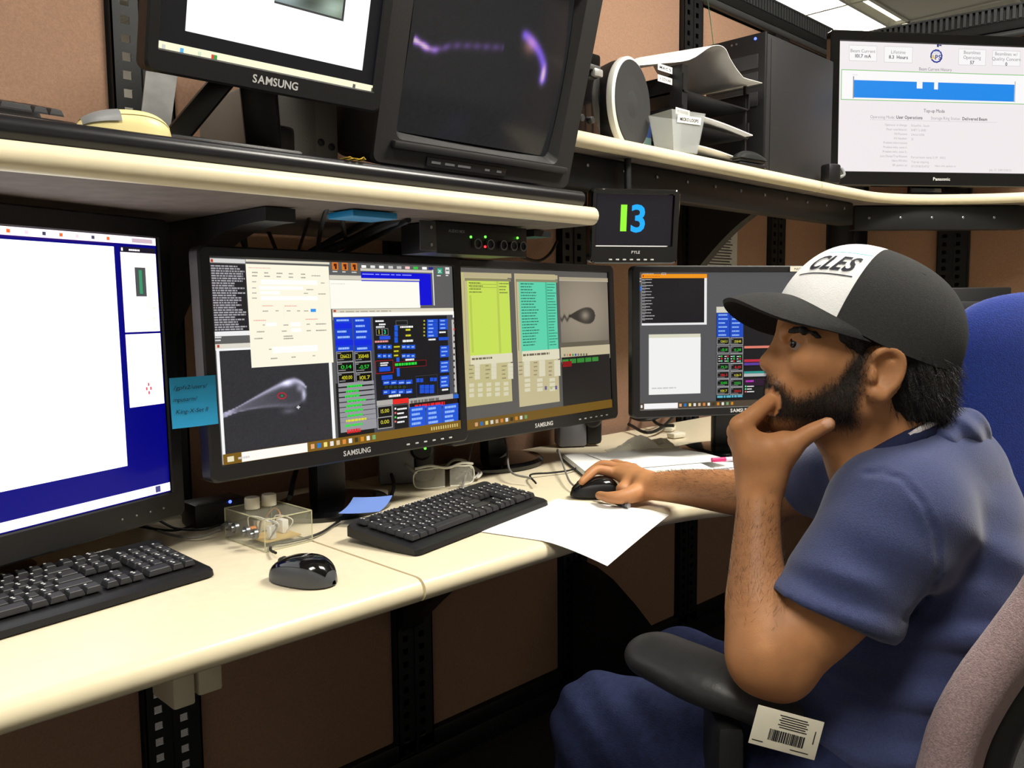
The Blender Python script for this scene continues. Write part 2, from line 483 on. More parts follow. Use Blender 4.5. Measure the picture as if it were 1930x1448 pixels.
# black cantilever arms and frame under the worktops
def gusset(name, x, yf, zt, drop, th, label, yb=YW-.022, lip=.02, pw=1.5):
    pts = [(yf, zt), (yf, zt-lip)]
    for i in range(9):
        t = i/8; pts.append((yf+.03+(yb-yf-.06)*t, zt-lip-(drop-lip-.03)*t**pw))
    pts += [(yb, zt-drop), (yb, zt)]
    vs = [(x-th/2, y, z) for y, z in pts]+[(x+th/2, y, z) for y, z in pts]; n = len(pts)
    fs = [tuple(range(n)), tuple(range(n, 2*n))[::-1]]+[(i, n+i, n+(i+1) % n, (i+1) % n) for i in range(n)]
    o = link_mesh(name, vs, fs, BSTEEL, None, 'base'); return tag(o, label, 'bracket')
gusset('worktop_bracket', 1.26, 1.06, DZ-TH-.001, .36, .05, 'black steel arm under the worktop beside the hanging sheet')
gusset('worktop_bracket', .655, 1.2, DZ-TH-.001, .25, .05, 'black steel arm under the long worktop at its second post')
gusset('worktop_bracket', 2.49, 1.1, DZ-TH-.003, .3, .05, 'black steel arm under the corner worktop')
# beige bracket blocks under the long worktop
c = aty(351, 1280, 1.10)
t = thing('cable_clip_bracket', 'beige plastic bracket block fixed under the long worktop', 'bracket', (c.x, c.y, .70))
MB().rbox((-.018, 0, .002), (.03, .07, .094), .004).build('front_block', BEIGE, t)
MB().rbox((.018, .0, .006), (.034, .07, .086), .004).build('rear_block', BEIGE, t)
MB().rbox((-.045, .01, .018), (.03, .05, .062), .004).build('hook', BEIGE, t)
# ---- the two wall shelves
SZ1 = 1.358; SY1 = 1.04
slab_along('wall_shelf', [(-1.7, SY1), (0, SY1), (1.275, SY1)], [(-1.7, YW-.03), (0, YW-.03), (1.275, YW-.03)], SZ1, .034, [CREAM, CREAMEDGE], 'cream shelf with rounded front carrying the two tilted monitors', 'shelf')
bd = MB()
pr = nose_profile(1.062, YW-.06, SZ1+.0305, .030)
vs = [(-1.68, y, z) for y, z in pr]+[(1.262, y, z) for y, z in pr]; n = len(pr)
bd.add(vs, [tuple(range(n)), tuple(range(n, 2*n))[::-1]]+[(i, n+i, n+(i+1) % n, (i+1) % n) for i in range(n)])
tag(bd.build('black_board', mat('black_board_laminate', (25, 25, 29), .3, noise=.1, nscale=20), origin='base'), 'long black board with rounded edge lying on the cream shelf', 'board')
SZ2 = 1.537; SY2 = 1.18
fp = [(1.287, SY2), (1.9, SY2), (2.49, SY2)]
slab_along('wall_shelf', fp, [(x, YW-.03) for x, y in fp], SZ2, .034, [CREAM, CREAMEDGE], 'cream shelf carrying the paper trays and the computer tower', 'shelf')
fp = smooth_path([(2.494, SY2, 0), (2.72, SY2, 0), (2.90, 1.17, 0), (3.06, 1.10, 0), (3.20, .96, 0), (3.29, .80, 0), (3.34, .55, 0), (3.40, .1, 0), (3.52, -.7, 0)], 5)
N = len(fp)
def inner2(i):
    t = i/(N-1)
    if t < .5: return (2.494+(3.60-2.494)*t/.5, YW-.03)
    s = (t-.5)/.5; return (3.60+.30*s, YW-.05-2.2*s)
slab_along('corner_shelf', [(p.x, p.y) for p in fp], [inner2(i) for i in range(N)], SZ2, .034, [CREAM, CREAMEDGE], 'curved cream corner shelf under the large wall television', 'shelf')
gusset('shelf_bracket', .675, 1.16, SZ1-.036, .22, .05, 'black steel bracket under the cream shelf beside the left monitor', pw=2.2)
gusset('shelf_bracket', 1.27, 1.18, SZ1-.036, .16, .05, 'black steel bracket under the cream shelf end behind the control unit', lip=.012, pw=3.0)
gusset('shelf_bracket', 2.47, 1.30, SZ2-.036, .25, .04, 'black steel bracket under the tray shelf beside the pinned notice', lip=.03)
# dark rail with bolts below the tray shelf
t = thing('shelf_rail', 'black steel rail with small bolts below the tray shelf', 'rail', (1.9, 1.24, 1.43))
MB().bx(-.6, .95, 0, .05, 0, .071, 0, .003).build('beam', BSTEEL, t)
for i in range(12):
    MB().lathe([(.0045, 0), (.0045, .002), (.002, .0035)], 10, 0, Matrix.Translation((-.55+i*.13, 0, .05)) @ Matrix.Rotation(PI/2, 4, 'X')).build('bolt', ALU, t)
t = thing('shelf_rail', 'black steel rail with small bolts below the curved corner shelf', 'rail', (3.0, 1.20, 1.40), (0, 0, R(-42)))
MB().bx(-.1, .5, 0, .05, .02, .10, 0, .003).build('beam', BSTEEL, t)
for i in range(5):
    MB().lathe([(.0045, 0), (.0045, .002), (.002, .0035)], 10, 0, Matrix.Translation((-.05+i*.11, 0, .06)) @ Matrix.Rotation(PI/2, 4, 'X')).build('bolt', ALU, t)

# triangular stabiliser foot of the partition below the corner worktop
fin = [(YW-.02, .42), (1.56, .41), (1.50, .385), (1.42, .33), (1.10, .06), (1.05, .03), (1.05, 0), (YW-.02, 0)]
vs = [(1.885-.02, y, z) for y, z in fin]+[(1.885+.02, y, z) for y, z in fin]; n = len(fin)
tag(link_mesh('stabiliser_foot', vs, [tuple(range(n)), tuple(range(n, 2*n))[::-1]]+[(i, n+i, n+(i+1) % n, (i+1) % n) for i in range(n)], BSTEEL, None, 'base'), 'black triangular foot standing against the partition under the corner worktop', 'foot')

# ================================================================== displays
def homography(src):
    """maps measured corner quad TL,TR,BR,BL to the unit square (u right, v down)"""
    dst = [(0, 0), (1, 0), (1, 1), (0, 1)]; A = []; b = []
    for (x, y), (u, v) in zip(src, dst):
        A += [[x, y, 1, 0, 0, 0, -u*x, -u*y], [0, 0, 0, x, y, 1, -v*x, -v*y]]; b += [u, v]
    h = np.linalg.solve(np.array(A, float), np.array(b, float))
    def f(x, y):
        d = h[6]*x+h[7]*y+1; return ((h[0]*x+h[1]*y+h[2])/d, (h[3]*x+h[4]*y+h[5])/d)
    return f
class Picture:
    """flat picture on a lit panel, w x h metres, local X right, Z up, facing -Y; later pieces lie a hair in front"""
    def __init__(s, w, h, quad=None):
        s.w, s.h = w, h; s.v = []; s.f = []; s.c = []; s.k = 0
        s.map = homography(quad) if quad else (lambda x, y: (x, y))
    def P(s, u, v, d): return ((u-.5)*s.w, -d, (.5-v)*s.h)
    def lift(s): s.k += 1; return .00004 + s.k*.000004
    def uv(s, u0, v0, u1, v1, col):
        u0, u1 = max(0, min(u0, u1)), min(1, max(u0, u1)); v0, v1 = max(0, min(v0, v1)), min(1, max(v0, v1))
        if u1 <= u0 or v1 <= v0: return
        d = s.lift(); o = len(s.v)
        s.v += [s.P(u0, v1, d), s.P(u1, v1, d), s.P(u1, v0, d), s.P(u0, v0, d)]
        s.f.append((o, o+1, o+2, o+3)); s.c += [lin(col)]*4
    def r(s, x0, y0, x1, y1, col):
        a = s.map(x0, y0); b = s.map(x1, y1); s.uv(a[0], a[1], b[0], b[1], col)
    def frame(s, x0, y0, x1, y1, col, t=.0012):
        a = s.map(x0, y0); b = s.map(x1, y1); tu = t/s.w; tv = t/s.h
        s.uv(a[0], a[1], b[0], a[1]+tv, col); s.uv(a[0], b[1]-tv, b[0], b[1], col)
        s.uv(a[0], a[1], a[0]+tu, b[1], col); s.uv(b[0]-tu, a[1], b[0], b[1], col)
    def text(s, st, x, y, hpx, col, align='l', bold=0, wpx=None):
        """baseline at measured (x, y), letter height measured hpx"""
        u, v = s.map(x, y); u2, v2 = s.map(x, y-hpx); h = abs(v-v2)*s.h
        wd = None
        if wpx: ua, _ = s.map(x+wpx, y); wd = abs(ua-u)*s.w
        V, F = text_geo(st, h, align, bold, width=wd)
        d = s.lift(); o = len(s.v)
        for q in V: s.v.append(((u-.5)*s.w+q[0], -d, (.5-v)*s.h+q[1]))
        s.f += [tuple(i+o for i in f) for f in F]; s.c += [lin(col)]*len(V)
    def lines(s, x0, y0, x1, y1, n, col, fill=.8, hh=.55, seed=0, words=True):
        """rows of unreadably small print"""
        g = random.Random(seed); a = s.map(x0, y0); b = s.map(x1, y1); dv = (b[1]-a[1])/n
        for i in range(n):
            v = a[1]+dv*i+dv*(1-hh)/2; u = a[0]; end = a[0]+(b[0]-a[0])*(fill*(.6+.4*g.random()))
            while u < end:
                wd = (b[0]-a[0])*g.uniform(.04, .16); s.uv(u, v, min(u+wd, end), v+dv*hh, col); u += wd+(b[0]-a[0])*.02
    def grid(s, x0, y0, x1, y1, fn, nu=60, nv=50):
        """smooth shaded picture: fn(u, v arrays 0..1) -> (.., 3) sRGB 0..255"""
        a = s.map(x0, y0); b = s.map(x1, y1); d = s.lift(); o = len(s.v)
        U, Vv = np.meshgrid(np.linspace(0, 1, nu), np.linspace(0, 1, nv))
        C = np.clip(fn(U, Vv), 0, 255)/255; C = np.where(C <= .04045, C/12.92, ((C+.055)/1.055)**2.4)
        for j in range(nv):
            for i in range(nu):
                s.v.append(s.P(a[0]+(b[0]-a[0])*U[j, i], a[1]+(b[1]-a[1])*Vv[j, i], d)); s.c.append(tuple(C[j, i]))
        for j in range(nv-1):
            for i in range(nu-1):
                q = o+j*nu+i; s.f.append((q+nu, q+nu+1, q+1, q))
    def build(s, parent, strength, loc=(0, 0, 0), gloss=.3, name='screen'):
        me = bpy.data.meshes.new(name); me.from_pydata(s.v, [], s.f)
        at = me.color_attributes.new('picture', 'FLOAT_COLOR', 'POINT')
        at.data.foreach_set('color', np.array([(*c, 1) for c in s.c], np.float32).ravel())
        me.materials.append(screen_mat('lit_'+name, strength, gloss))
        o = bpy.data.objects.new(name, me); COL.objects.link(o); o.parent = parent; o.location = loc
        return o
def bezel_mesh(mb, w, h, bl, br, bt, bb, y0, y1, r=.012, m=0, lip=.003):
    """picture frame around a w x h opening (XZ plane), front at y0 (towards -Y), sides back to y1"""
    def rr(x0, x1, z0, z1, rad, n=5):
        pts = []
        for (cx, cz, a0) in ((x1-rad, z1-rad, 0), (x0+rad, z1-rad, 90), (x0+rad, z0+rad, 180), (x1-rad, z0+rad, 270)):
            for i in range(n+1): a = R(a0+90*i/n); pts.append((cx+rad*math.cos(a), cz+rad*math.sin(a)))
        return pts
    out0 = rr(-w/2-bl+lip, w/2+br-lip, -h/2-bb+lip, h/2+bt-lip, r); out1 = rr(-w/2-bl, w/2+br, -h/2-bb, h/2+bt, r)
    inn = rr(-w/2, w/2, -h/2, h/2, .0012)
    rings = [[(x, y0+lip, z) for x, z in inn], [(x, y0, z) for x, z in rr(-w/2-.002, w/2+.002, -h/2-.002, h/2+.002, .002)], [(x, y0, z) for x, z in out0], [(x, y0+lip, z) for x, z in out1], [(x, y1, z) for x, z in out1]]
    n = len(inn); vs = [p for q in rings for p in q]; fs = []
    for a in range(len(rings)-1):
        for i in range(n): j = (i+1) % n; fs.append((a*n+i, (a+1)*n+i, (a+1)*n+j, a*n+j))
    fs.append(tuple(range((len(rings)-1)*n, len(rings)*n)))
    mb.add(vs, fs, m)
def flat_monitor(name, label, loc, yaw, tilt, w, h, zc, bez, pic, strength, stand=True, brand='SAMSUNG', base_off=(0, .1), base_r=(.13, .10), neck=True, buttons=0, logo_h=.009, gloss=.3, bmat=None, led=None):
    """loc = spot on the surface under the middle of the screen"""
    bm_ = bmat or BLK
    t = thing(name, label, 'monitor', loc, (0, 0, yaw))
    T = Matrix.Translation((0, 0, zc)) @ Matrix.Rotation(tilt, 4, 'X')
    bl, br, bt, bb = bez
    mb = MB(); bezel_mesh(mb, w, h, bl, br, bt, bb, -.006, .022); f = mb.build('bezel', bm_, t); f.matrix_local = T
    q = MB(); q.rbox((0, .036, 0), (w*.8, .03, h*.8), .012); q.rbox((0, .05, 0), (w*.5, .03, h*.5), .012)
    q.build('back_shell', bm_, t).matrix_local = T
    p = pic.build(t, strength, gloss=gloss); p.matrix_local = T
    if brand:
        V, F = text_geo(brand, logo_h, 'c', 1)
        lo = link_mesh('brand_lettering', [(a[0], -.0064, -h/2-bb/2-logo_h/2+a[1]+.001) for a in V], F, WINK, f)
    for i in range(buttons):
        MB().rbox((w/2-.03-i*.022, -.0065, -h/2-bb*.55), (.008, .002, .003), .0008).build('button', WINK, f)
    if led:
        MB().lathe([(.002, 0), (.002, .001), (.001, .0018)], 10, 0, Matrix.Translation((w/2-.01, -.006, -h/2-bb*.6)) @ Matrix.Rotation(PI/2, 4, 'X')).build('power_light', led, f)
    if stand:
        bx_, by_ = base_off
        MB().lathe([(1.0, 0), (1.0, .008), (.93, .016), (.6, .022), (0.001, .024)], 48, 0, Matrix.Translation((bx_, by_, 0)) @ Matrix.Diagonal((base_r[0], base_r[1], 1, 1))).build('base', GLOSS if bmat is None else bm_, t)
        nk = MB(); nk.rbox((bx_, by_+.01, zc*.48), (.07, .035, zc*.9), .01)
        nk.rbox(((bx_)/2, (by_+.05)/2+.01, zc*.9), (.08, abs(by_)+.03, .05), .01)
        nk.build('neck', bm_, t)
    return t
def drop_picture(u, v):
    """pale out-of-focus loop on black"""
    s = np.clip(u/.755, 0, 1)
    cy = .575-.10*np.sin(s*1.9)-.055*s
    half = .022+.135*np.clip((s-.12)/.75, 0, 1)**1.25*np.sqrt(np.clip(1-((s-.72)/.285).clip(0)**2, 0, 1))
    d = (v-cy)/half
    inside = np.clip((1.12-np.abs(d))*4, 0, 1)*(u < .765)
    rim = np.exp(-((d+.85)**2)/.07)*(.30+.5*s)*inside
    low = np.exp(-((d-.9)**2)/.05)*.25*(1-.5*s)*inside
    body = .30*(1-s*.75)*inside*np.clip(1.1-s, 0, 1)+.07*inside
    tip = .85*np.exp(-(((u-.735)/.020)**2+((v-.455)/.055)**2))+.5*np.exp(-(((u-.70)/.03)**2+((v-.39)/.035)**2))
    hot = .6*np.exp(-(((u-.585)/.05)**2+((v-.34)/.03)**2))
    neck = .5*np.exp(-(((u-.04)/.06)**2+((v-cy)/.018)**2))
    foot = .28*np.exp(-(((u-.585)/.06)**2+((v-.60)/.025)**2))
    val = rim+low+body+tip+hot+neck+foot
    g = 50+val*165+rng.normal(0, 2.5, u.shape)
    return np.stack([g*.98, g*.97, g*1.05+val*14], -1)
def loop_picture(u, v):
    """dark ring-shaped loop on warm grey"""
    bgv = 168-70*((u-.45)**2+(v-.45)**2)
    s = np.clip((u-.14)/.57, 0, 1)
    half = np.where((u > .14) & (u < .71), .165*np.sqrt(np.clip(s*(1-s)*4, 0, 1))*(s**.75)*1.12, 0)
    d = np.abs(v-.545+.0*u)/np.maximum(half, 1e-4)
    ins = np.clip((1.08-d)*7, 0, 1)*(half > .01)
    core = np.exp(-(((u-.50)/.09)**2+((v-.54)/.075)**2))
    stem = np.exp(-((v-.575-.03*np.sin(u*60))/.03)**2)*(u < .19)*.85
    g = bgv*(1-ins)+(62+95*core)*ins; g = g*(1-stem*.6)
    return np.stack([g*1.0, g*.93, g*.82], -1)
def crt_picture(u, v):
    """dim dark monitor with violet glowing filament (room faintly mirrored in the glass is left to the glass)"""
    g = 44+rng.normal(0, 1.5, u.shape)
    base = np.stack([g, g, g*1.03], -1)
    def add(val, col): 
        for k in range(3): base[..., k] += val*col[k]
    cy = .50+.035*np.exp(-((u-.12)/.08)**2)-.20*np.clip(u-.15, 0, 1)
    fil = np.exp(-((v-cy)/.022)**2)*(u > .02)*(u < .54)*(.55+.45*np.sin(u*55)**2)
    add(fil*(.45+1.1*np.exp(-((u-.05)/.10)**2)), (120, 70, 190)); add(np.exp(-((v-cy)/.012)**2)*np.exp(-((u-.06)/.07)**2)*(u > .02), (120, 110, 90))
    th = np.linspace(0, 1, 60); X = .67+.17*np.sin(th*1.7); Y = .32+.22*th**1.35
    dd = np.min(((u[..., None]-X)/.026)**2+((v[..., None]-Y)/.030)**2, -1)
    add(np.exp(-dd)*1.25, (85, 55, 185)); add(np.exp(-(((u-.71)/.045)**2+((v-.37)/.05)**2))*1.0, (110, 70, 60))
    add(np.exp(-(((u-.838)/.014)**2+((v-.51)/.05)**2))*1.2, (130, 110, 120))
    return base
# ------------------------------------------------------------------ colours used on the screens
W_ = (255, 255, 255); CRM = (250, 246, 224); GRY = (93, 93, 92); DK = (24, 24, 28); BTN = (18, 74, 190); BTXT = (150, 190, 255); GRN = (40, 220, 60); YEL = (225, 220, 40); RED = (225, 35, 40); TASK = (122, 90, 22); BLU = (8, 10, 215)
def taskbar(p, x0, y0, x1, y1, col, icons):
    p.r(x0, y0, x1, y1, col)
    for i, (x, y, s_, c) in enumerate(icons): p.r(x-s_, y-s_, x+s_, y+s_, c)
ICO = [(230, 170, 120), (40, 120, 200), (240, 225, 130), (235, 232, 225), (220, 190, 150), (225, 140, 60), (240, 240, 238), (60, 50, 20), (214, 140, 30), (235, 235, 225), (120, 170, 110)]

# ---- monitor with the white sheet on deep blue desktop (left edge)
S1 = 1.24
p = Picture(.518*S1, .324*S1)
p.uv(0, 0, 1, 1, (2, 2, 98)); p.uv(0, 0, 1, .028, (240, 226, 236)); p.uv(.93, .006, .99, .022, (170, 150, 160))
for i in range(7): p.uv(.62+i*.04, .008, .628+i*.04, .02, [(230, 90, 40), (200, 180, 190), (60, 60, 80)][i % 3])
p.uv(-.0, .042, .878, .862, W_); p.uv(.0, .028, .878, .034, (30, 10, 90))
_uv = p.uv; _tx = p.text
def _sq(u): return 1-(1-u)*.447
p.uv = lambda a, b, c, d, col: _uv(_sq(a), b, _sq(c), d, col)
p.uv(.765, .040, .995, .060, (22, 18, 30)); p.lines(.82, .045, .92, .056, 1, (220, 215, 220), 1, .6, 3); p.uv(.772, .044, .782, .055, W_)
p.uv(.765, .060, .995, .360, (252, 236, 234)); p.uv(.85, .115, .92, .225, (62, 66, 66)); p.uv(.875, .125, .895, .215, (50, 120, 84)); p.uv(.93, .10, .94, .28, (240, 205, 190))
p.lines(.80, .07, .97, .10, 2, (240, 210, 205), .9, .3, 3); p.lines(.95, .25, .99, .37, 3, (235, 190, 175), .8, .2, 5)
p.uv(.765, .368, .995, .645, (252, 238, 236)); p.lines(.93, .46, .98, .64, 6, (240, 200, 185), .9, .15, 6)
for dx, dz in ((0, .016), (0, -.016), (.014, 0), (-.014, 0)): p.uv(.895+dx-.005, .58+dz-.006, .895+dx+.005, .58+dz+.006, (190, 60, 70))
p.uv = _uv
p.uv(0, .962, 1, .995, (238, 232, 240)); p.uv(.955, .966, .97, .99, (60, 60, 110))
cpos = Vector((.355, 1.052)) + Vector((.103, .037)) - Vector((math.cos(R(19.7)), math.sin(R(19.7))))*.259
cpos = cpos*S1
M1 = flat_monitor('flat_monitor', 'wide black monitor showing a blank white sheet on dark blue', (cpos.x, cpos.y, DZ+.0005), R(19.7), R(-1.0), .518*S1, .324*S1, 1.175-.075*S1-DZ, (.025, .025, .03, .042), p, 1.7, brand=None, base_off=(0.02, .15), base_r=(.16, .10), buttons=0)
for i in range(4): MB().rbox((.30-i*.026, -.0068, -.162*S1-.022), (.003, .002, .003), .0008).build('button', GREYP, M1.children[0])
# ---- control-panel monitor in the middle
p = Picture(.518, .324, [(175, 150), (1605, 190), (1650, 1170), (240, 1375)])
p.uv(0, 0, 1, 1, GRY)
p.r(178, 155, 385, 184, (215, 213, 210)); p.r(185, 160, 200, 178, (190, 60, 40))
p.r(180, 185, 405, 580, (34, 32, 36)); p.lines(186, 192, 400, 576, 27, (165, 163, 168), 1.0, .62, 11)
p.r(205, 586, 410, 606, (240, 240, 240)); p.lines(206, 612, 245, 645, 2, (225, 225, 225), 1, .5, 2)
p.r(207, 660, 412, 688, (222, 218, 205)); p.r(218, 664, 232, 680, (190, 60, 40))
p.r(212, 688, 912, 1290, (246, 246, 246)); p.grid(230, 700, 893, 1272, drop_picture, 110, 90)
# target mark on the loop picture
for i in range(24):
    a = 2*PI*i/24; p.r(592+24*math.cos(a)-3, 966+18*math.sin(a)-3, 592+24*math.cos(a)+3, 966+18*math.sin(a)+3, (190, 30, 40))
p.r(588, 962, 597, 970, (40, 150, 70)); p.r(678, 1032, 698, 1038, (220, 220, 220)); p.r(685, 1024, 691, 1046, (220, 220, 220))
p.r(872, 248, 1412, 276, (214, 208, 190)); p.r(872, 276, 1414, 440, (254, 252, 240)); p.lines(880, 292, 1000, 300, 1, (200, 190, 190), 1, .4, 4)
def win_blue():
    p.r(1055, 206, 1490, 230, (205, 200, 186)); p.r(1058, 228, 1484, 424, BLU); p.r(1484, 212, 1500, 426, (230, 228, 226)); p.lines(1066, 236, 1482, 252, 1, (150, 160, 255), 1, .6, 8)
    p.r(872, 262, 1408, 280, (214, 208, 190)); p.r(872, 280, 1412, 441, (254, 252, 240)); p.lines(880, 296, 1000, 304, 1, (205, 196, 190), 1, .4, 4)
win_blue()
for i, x in enumerate((906, 963, 1018)):
    p.r(x-19, 172+i*2, x+19, 218+i*2, (214, 120, 40)); p.r(x-9, 180+i*2, x+10, 196+i*2, (90, 25, 10)); p.r(x-2, 196+i*2, x+10, 212+i*2, (60, 15, 5)); p.lines(x-15, 222+i*2, x+15, 232+i*2, 1, (220, 220, 220), 1, .7, i)
for i, (x, c) in enumerate(((1075, W_), (1128, (230, 230, 230)), (1180, W_), (1235, (200, 200, 200)), (1285, (190, 190, 190)), (1335, (250, 200, 200)), (1384, (60, 200, 70)), (1437, W_), (1475, (40, 40, 130)))): p.r(x-14, 188+i, x+14, 204+i, c)
p.r(1514, 200, 1546, 236, (30, 160, 120)); p.text('2K', 1518, 230, 20, W_); p.r(1562, 196, 1588, 236, (225, 225, 225)); p.r(1566, 210, 1584, 220, (120, 120, 120)); p.lines(1512, 242, 1545, 252, 1, W_, 1, .6, 3); p.lines(1565, 240, 1585, 250, 1, W_, 1, .6, 9)
# dialog
p.r(384, 160, 872, 186, (226, 220, 200)); p.r(384, 186, 895, 768, (252, 248, 226))
p.lines(400, 168, 500, 180, 1, (190, 180, 170), 1, .5, 1); p.lines(400, 206, 530, 214, 1, (235, 150, 140), 1, .5, 2)
for r_ in range(2):
    for c_ in range(5): p.lines(420+c_*71, 230+r_*20+c_*2, 456+c_*71, 244+r_*20+c_*2, 1, (150, 145, 135), 1, .5, r_*5+c_)
for (x, y, wd) in ((420, 286, 40), (420, 322, 38), (420, 352, 42), (420, 382, 45), (765, 248, 85), (820, 290, 32), (735, 330, 55), (720, 352, 28), (805, 355, 55), (480, 458, 42), (555, 456, 26), (620, 456, 32), (680, 456, 22), (720, 456, 30), (480, 540, 16), (600, 540, 30), (735, 535, 26), (790, 533, 70), (445, 580, 55), (590, 576, 48), (735, 573, 34), (790, 571, 72), (430, 620, 70), (600, 606, 55), (600, 620, 60), (515, 684, 22), (525, 738, 42), (645, 730, 38), (770, 722, 20)):
    p.lines(x, y, x+wd, y+12, 1, (165, 158, 146), 1, .5, x)
for (x0, y0, x1, y1) in ((470, 278, 800, 308), (462, 316, 715, 338), (465, 346, 580, 366), (468, 375, 800, 398), (640, 530, 700, 552), (500, 532, 560, 552), (645, 566, 705, 586), (535, 676, 800, 700)): p.r(x0, y0, x1, y1, (255, 255, 252))
for (x, y, wd) in ((475, 428, 65), (605, 428, 110), (425, 514, 95), (728, 506, 75)): p.lines(x, y, x+wd, y+10, 1, (236, 160, 150), 1, .4, x)
p.r(758, 450, 790, 468, (60, 150, 235)); p.r(600, 438, 604, 500, (228, 222, 205))
# instrument control window
p.r(886, 452, 1610, 474, (222, 216, 196)); p.r(892, 456, 908, 468, (190, 60, 40)); p.lines(930, 456, 1340, 468, 1, (180, 172, 158), 1, .4, 7); p.r(888, 474, 1613, 498, (255, 253, 244))
p.r(890, 498, 1636, 1160, (74, 76, 84)); p.r(1125, 498, 1592, 985, DK); p.r(905, 895, 1136, 1200, (20, 20, 20))
for r_ in range(6):
    for c_ in range(2):
        y = 502+r_*33.5; x = 894+c_*111+r_*2; p.r(x, y, x+107, y+31, (14, 62, 205) if (r_, c_) not in ((1, 0), (4, 0), (4, 1)) else (10, 40, 225)); 
        if (r_, c_) not in ((1, 0), (4, 0), (4, 1)): p.lines(x+16, y+8, x+94, y+22, 1, (160, 195, 255), 1, .7, r_*2+c_)
lcd = [('12662.1', YEL), ('35848', YEL), ('0.14', GRN), ('-0.57', GRN), ('400.00', YEL), ('101.7', YEL)]
for i, (tx, c_) in enumerate(lcd):
    x = 908+(i % 2)*106+(i//2)*4; y = 704+(i//2)*64; p.r(x, y, x+102, y+58, (150, 150, 152)); p.r(x+4, y+4, x+98, y+54, (12, 12, 10)); p.text(tx, x+24, y+40, 22, c_, wpx=62); p.lines(x+6, y+7, x+30, y+14, 1, (180, 180, 180), 1, .5, i); p.lines(x+10, y+44, x+60, y+51, 1, (150, 150, 150), 1, .5, i+3)
for i in range(10):
    y = 898+i*29.5; p.r(918+i*1.5, y-3, 1130+i*2, y-1, (150, 150, 155)); p.lines(970-6*(i % 3), y+5, 1080+8*(i % 4), y+20, 1, [GRN, GRN, GRN, GRN, GRN, GRN, GRN, YEL, GRN, RED][i], 1, .75, i+30)
p.text('13', 1152, 600, 24, YEL); 
for x in (1142, 1178): p.frame(x, 566, x+38, 606, (150, 150, 152), .0008)
p.r(1146, 570, 1176, 602, (12, 12, 10)); p.r(1182, 570, 1214, 602, (12, 12, 10)); p.text('1', 1158, 598, 24, YEL, bold=1); p.text('3', 1190, 598, 24, (40, 220, 160), bold=1)
p.lines(1138, 514, 1215, 528, 1, W_, 1, .6, 1); p.lines(1160, 534, 1200, 548, 1, W_, 1, .6, 2); p.lines(1142, 550, 1215, 562, 1, W_, 1, .6, 3); p.r(1162, 612, 1228, 630, (40, 80, 220)); p.lines(1135, 636, 1230, 650, 1, (230, 150, 150), 1, .6, 5)
for (x, y, wd, hh) in [(1251, 546+i*36, 22, 32) for i in range(3)]+[(1263, 740, 20, 34), (1265, 796, 20, 56)]: p.r(x, y, x+wd, y+hh, (30, 90, 215))
for y in (664, 718):
    for x in (1150, 1180, 1210, 1294, 1322, 1350): p.r(x, y, x+27, y+24, (30, 90, 215)); p.lines(x+4, y+8, x+24, y+16, 1, (190, 215, 255), 1, .7, x)
for y in (664, 690, 716): p.r(1242, y, 1290, y+22, (46, 40, 12)); p.lines(1248, y+6, 1286, y+16, 1, YEL, 1, .7, y)
p.frame(1258, 518, 1330, 545, (110, 110, 110), .0008); p.lines(1285, 548, 1395, 562, 1, W_, 1, .6, 4); p.lines(1318, 566, 1352, 580, 1, YEL, 1, .7, 5); p.lines(1318, 600, 1352, 614, 1, YEL, 1, .7, 6); p.lines(1300, 630, 1385, 648, 1, W_, 1, .6, 7)
for (x, y, n_) in ((1446, 510, 5), (1518, 508, 3)):
    for i in range(n_): p.r(x, y+i*22, x+(66 if x == 1446 else 52), y+i*22+19, (26, 80, 210)); p.lines(x+8, y+5+i*22, x+48, y+15+i*22, 1, BTXT, 1, .7, i+x)
for i in range(5): p.r(1424, 514+i*22, 1434, 524+i*22, (170, 170, 60))
p.lines(1520, 580, 1575, 594, 1, W_, 1, .6, 8); p.r(1516, 618, 1575, 634, (26, 80, 210)); p.lines(1455, 624, 1510, 638, 1, W_, 1, .6, 9)
for (y, n_) in ((670, 3), (762, 3), (852, 3)):
    for i in range(n_): p.r(1524, y+i*23, 1580, y+i*23+20, (26, 80, 210)); p.lines(1532, y+6+i*23, 1572, y+15+i*23, 1, BTXT, 1, .7, i+y)
p.frame(1135, 760, 1245, 830, (190, 25, 35), .0009); p.lines(1165, 768, 1215, 790, 2, W_, 1, .6, 2); p.r(1158, 798, 1225, 820, (26, 80, 210)); p.r(1248, 766, 1442, 790, (16, 14, 14)); p.frame(1248, 766, 1442, 790, (150, 25, 35), .0008); p.lines(1252, 772, 1395, 784, 1, GRN, 1, .7, 6); p.lines(1315, 745, 1390, 758, 1, W_, 1, .6, 3)
p.r(1172, 848, 1238, 870, (26, 80, 210))
for y, c_ in ((880, (26, 80, 210)), (936, (26, 80, 210))):
    for i in range(4): p.r(1180+i*45, y-i*1.5, 1222+i*45, y+22-i*1.5, c_); p.lines(1186+i*45, y+6, 1216+i*45, y+16, 1, BTXT, 1, .7, i+y)
for i in range(5): p.r(1190+i*27, 910, 1210+i*27, 924, (46, 56, 20))
p.lines(1215, 962, 1315, 974, 1, W_, 1, .6, 4)
for r_ in range(2):
    for i in range(3): p.r(1400+i*30, 906+r_*26, 1428+i*30, 928+r_*26, (26, 80, 210))
for i in range(2): p.r(1380+i*22, 866, 1400+i*22, 888, (26, 80, 210)); p.r(1462+i*22, 862, 1482+i*22, 882, (26, 80, 210))
p.frame(1376, 852, 1512, 965, (70, 70, 76), .0006); p.lines(1535, 928, 1580, 940, 1, W_, 1, .6, 5)
p.r(1592, 512, 1625, 950, (196, 192, 186))
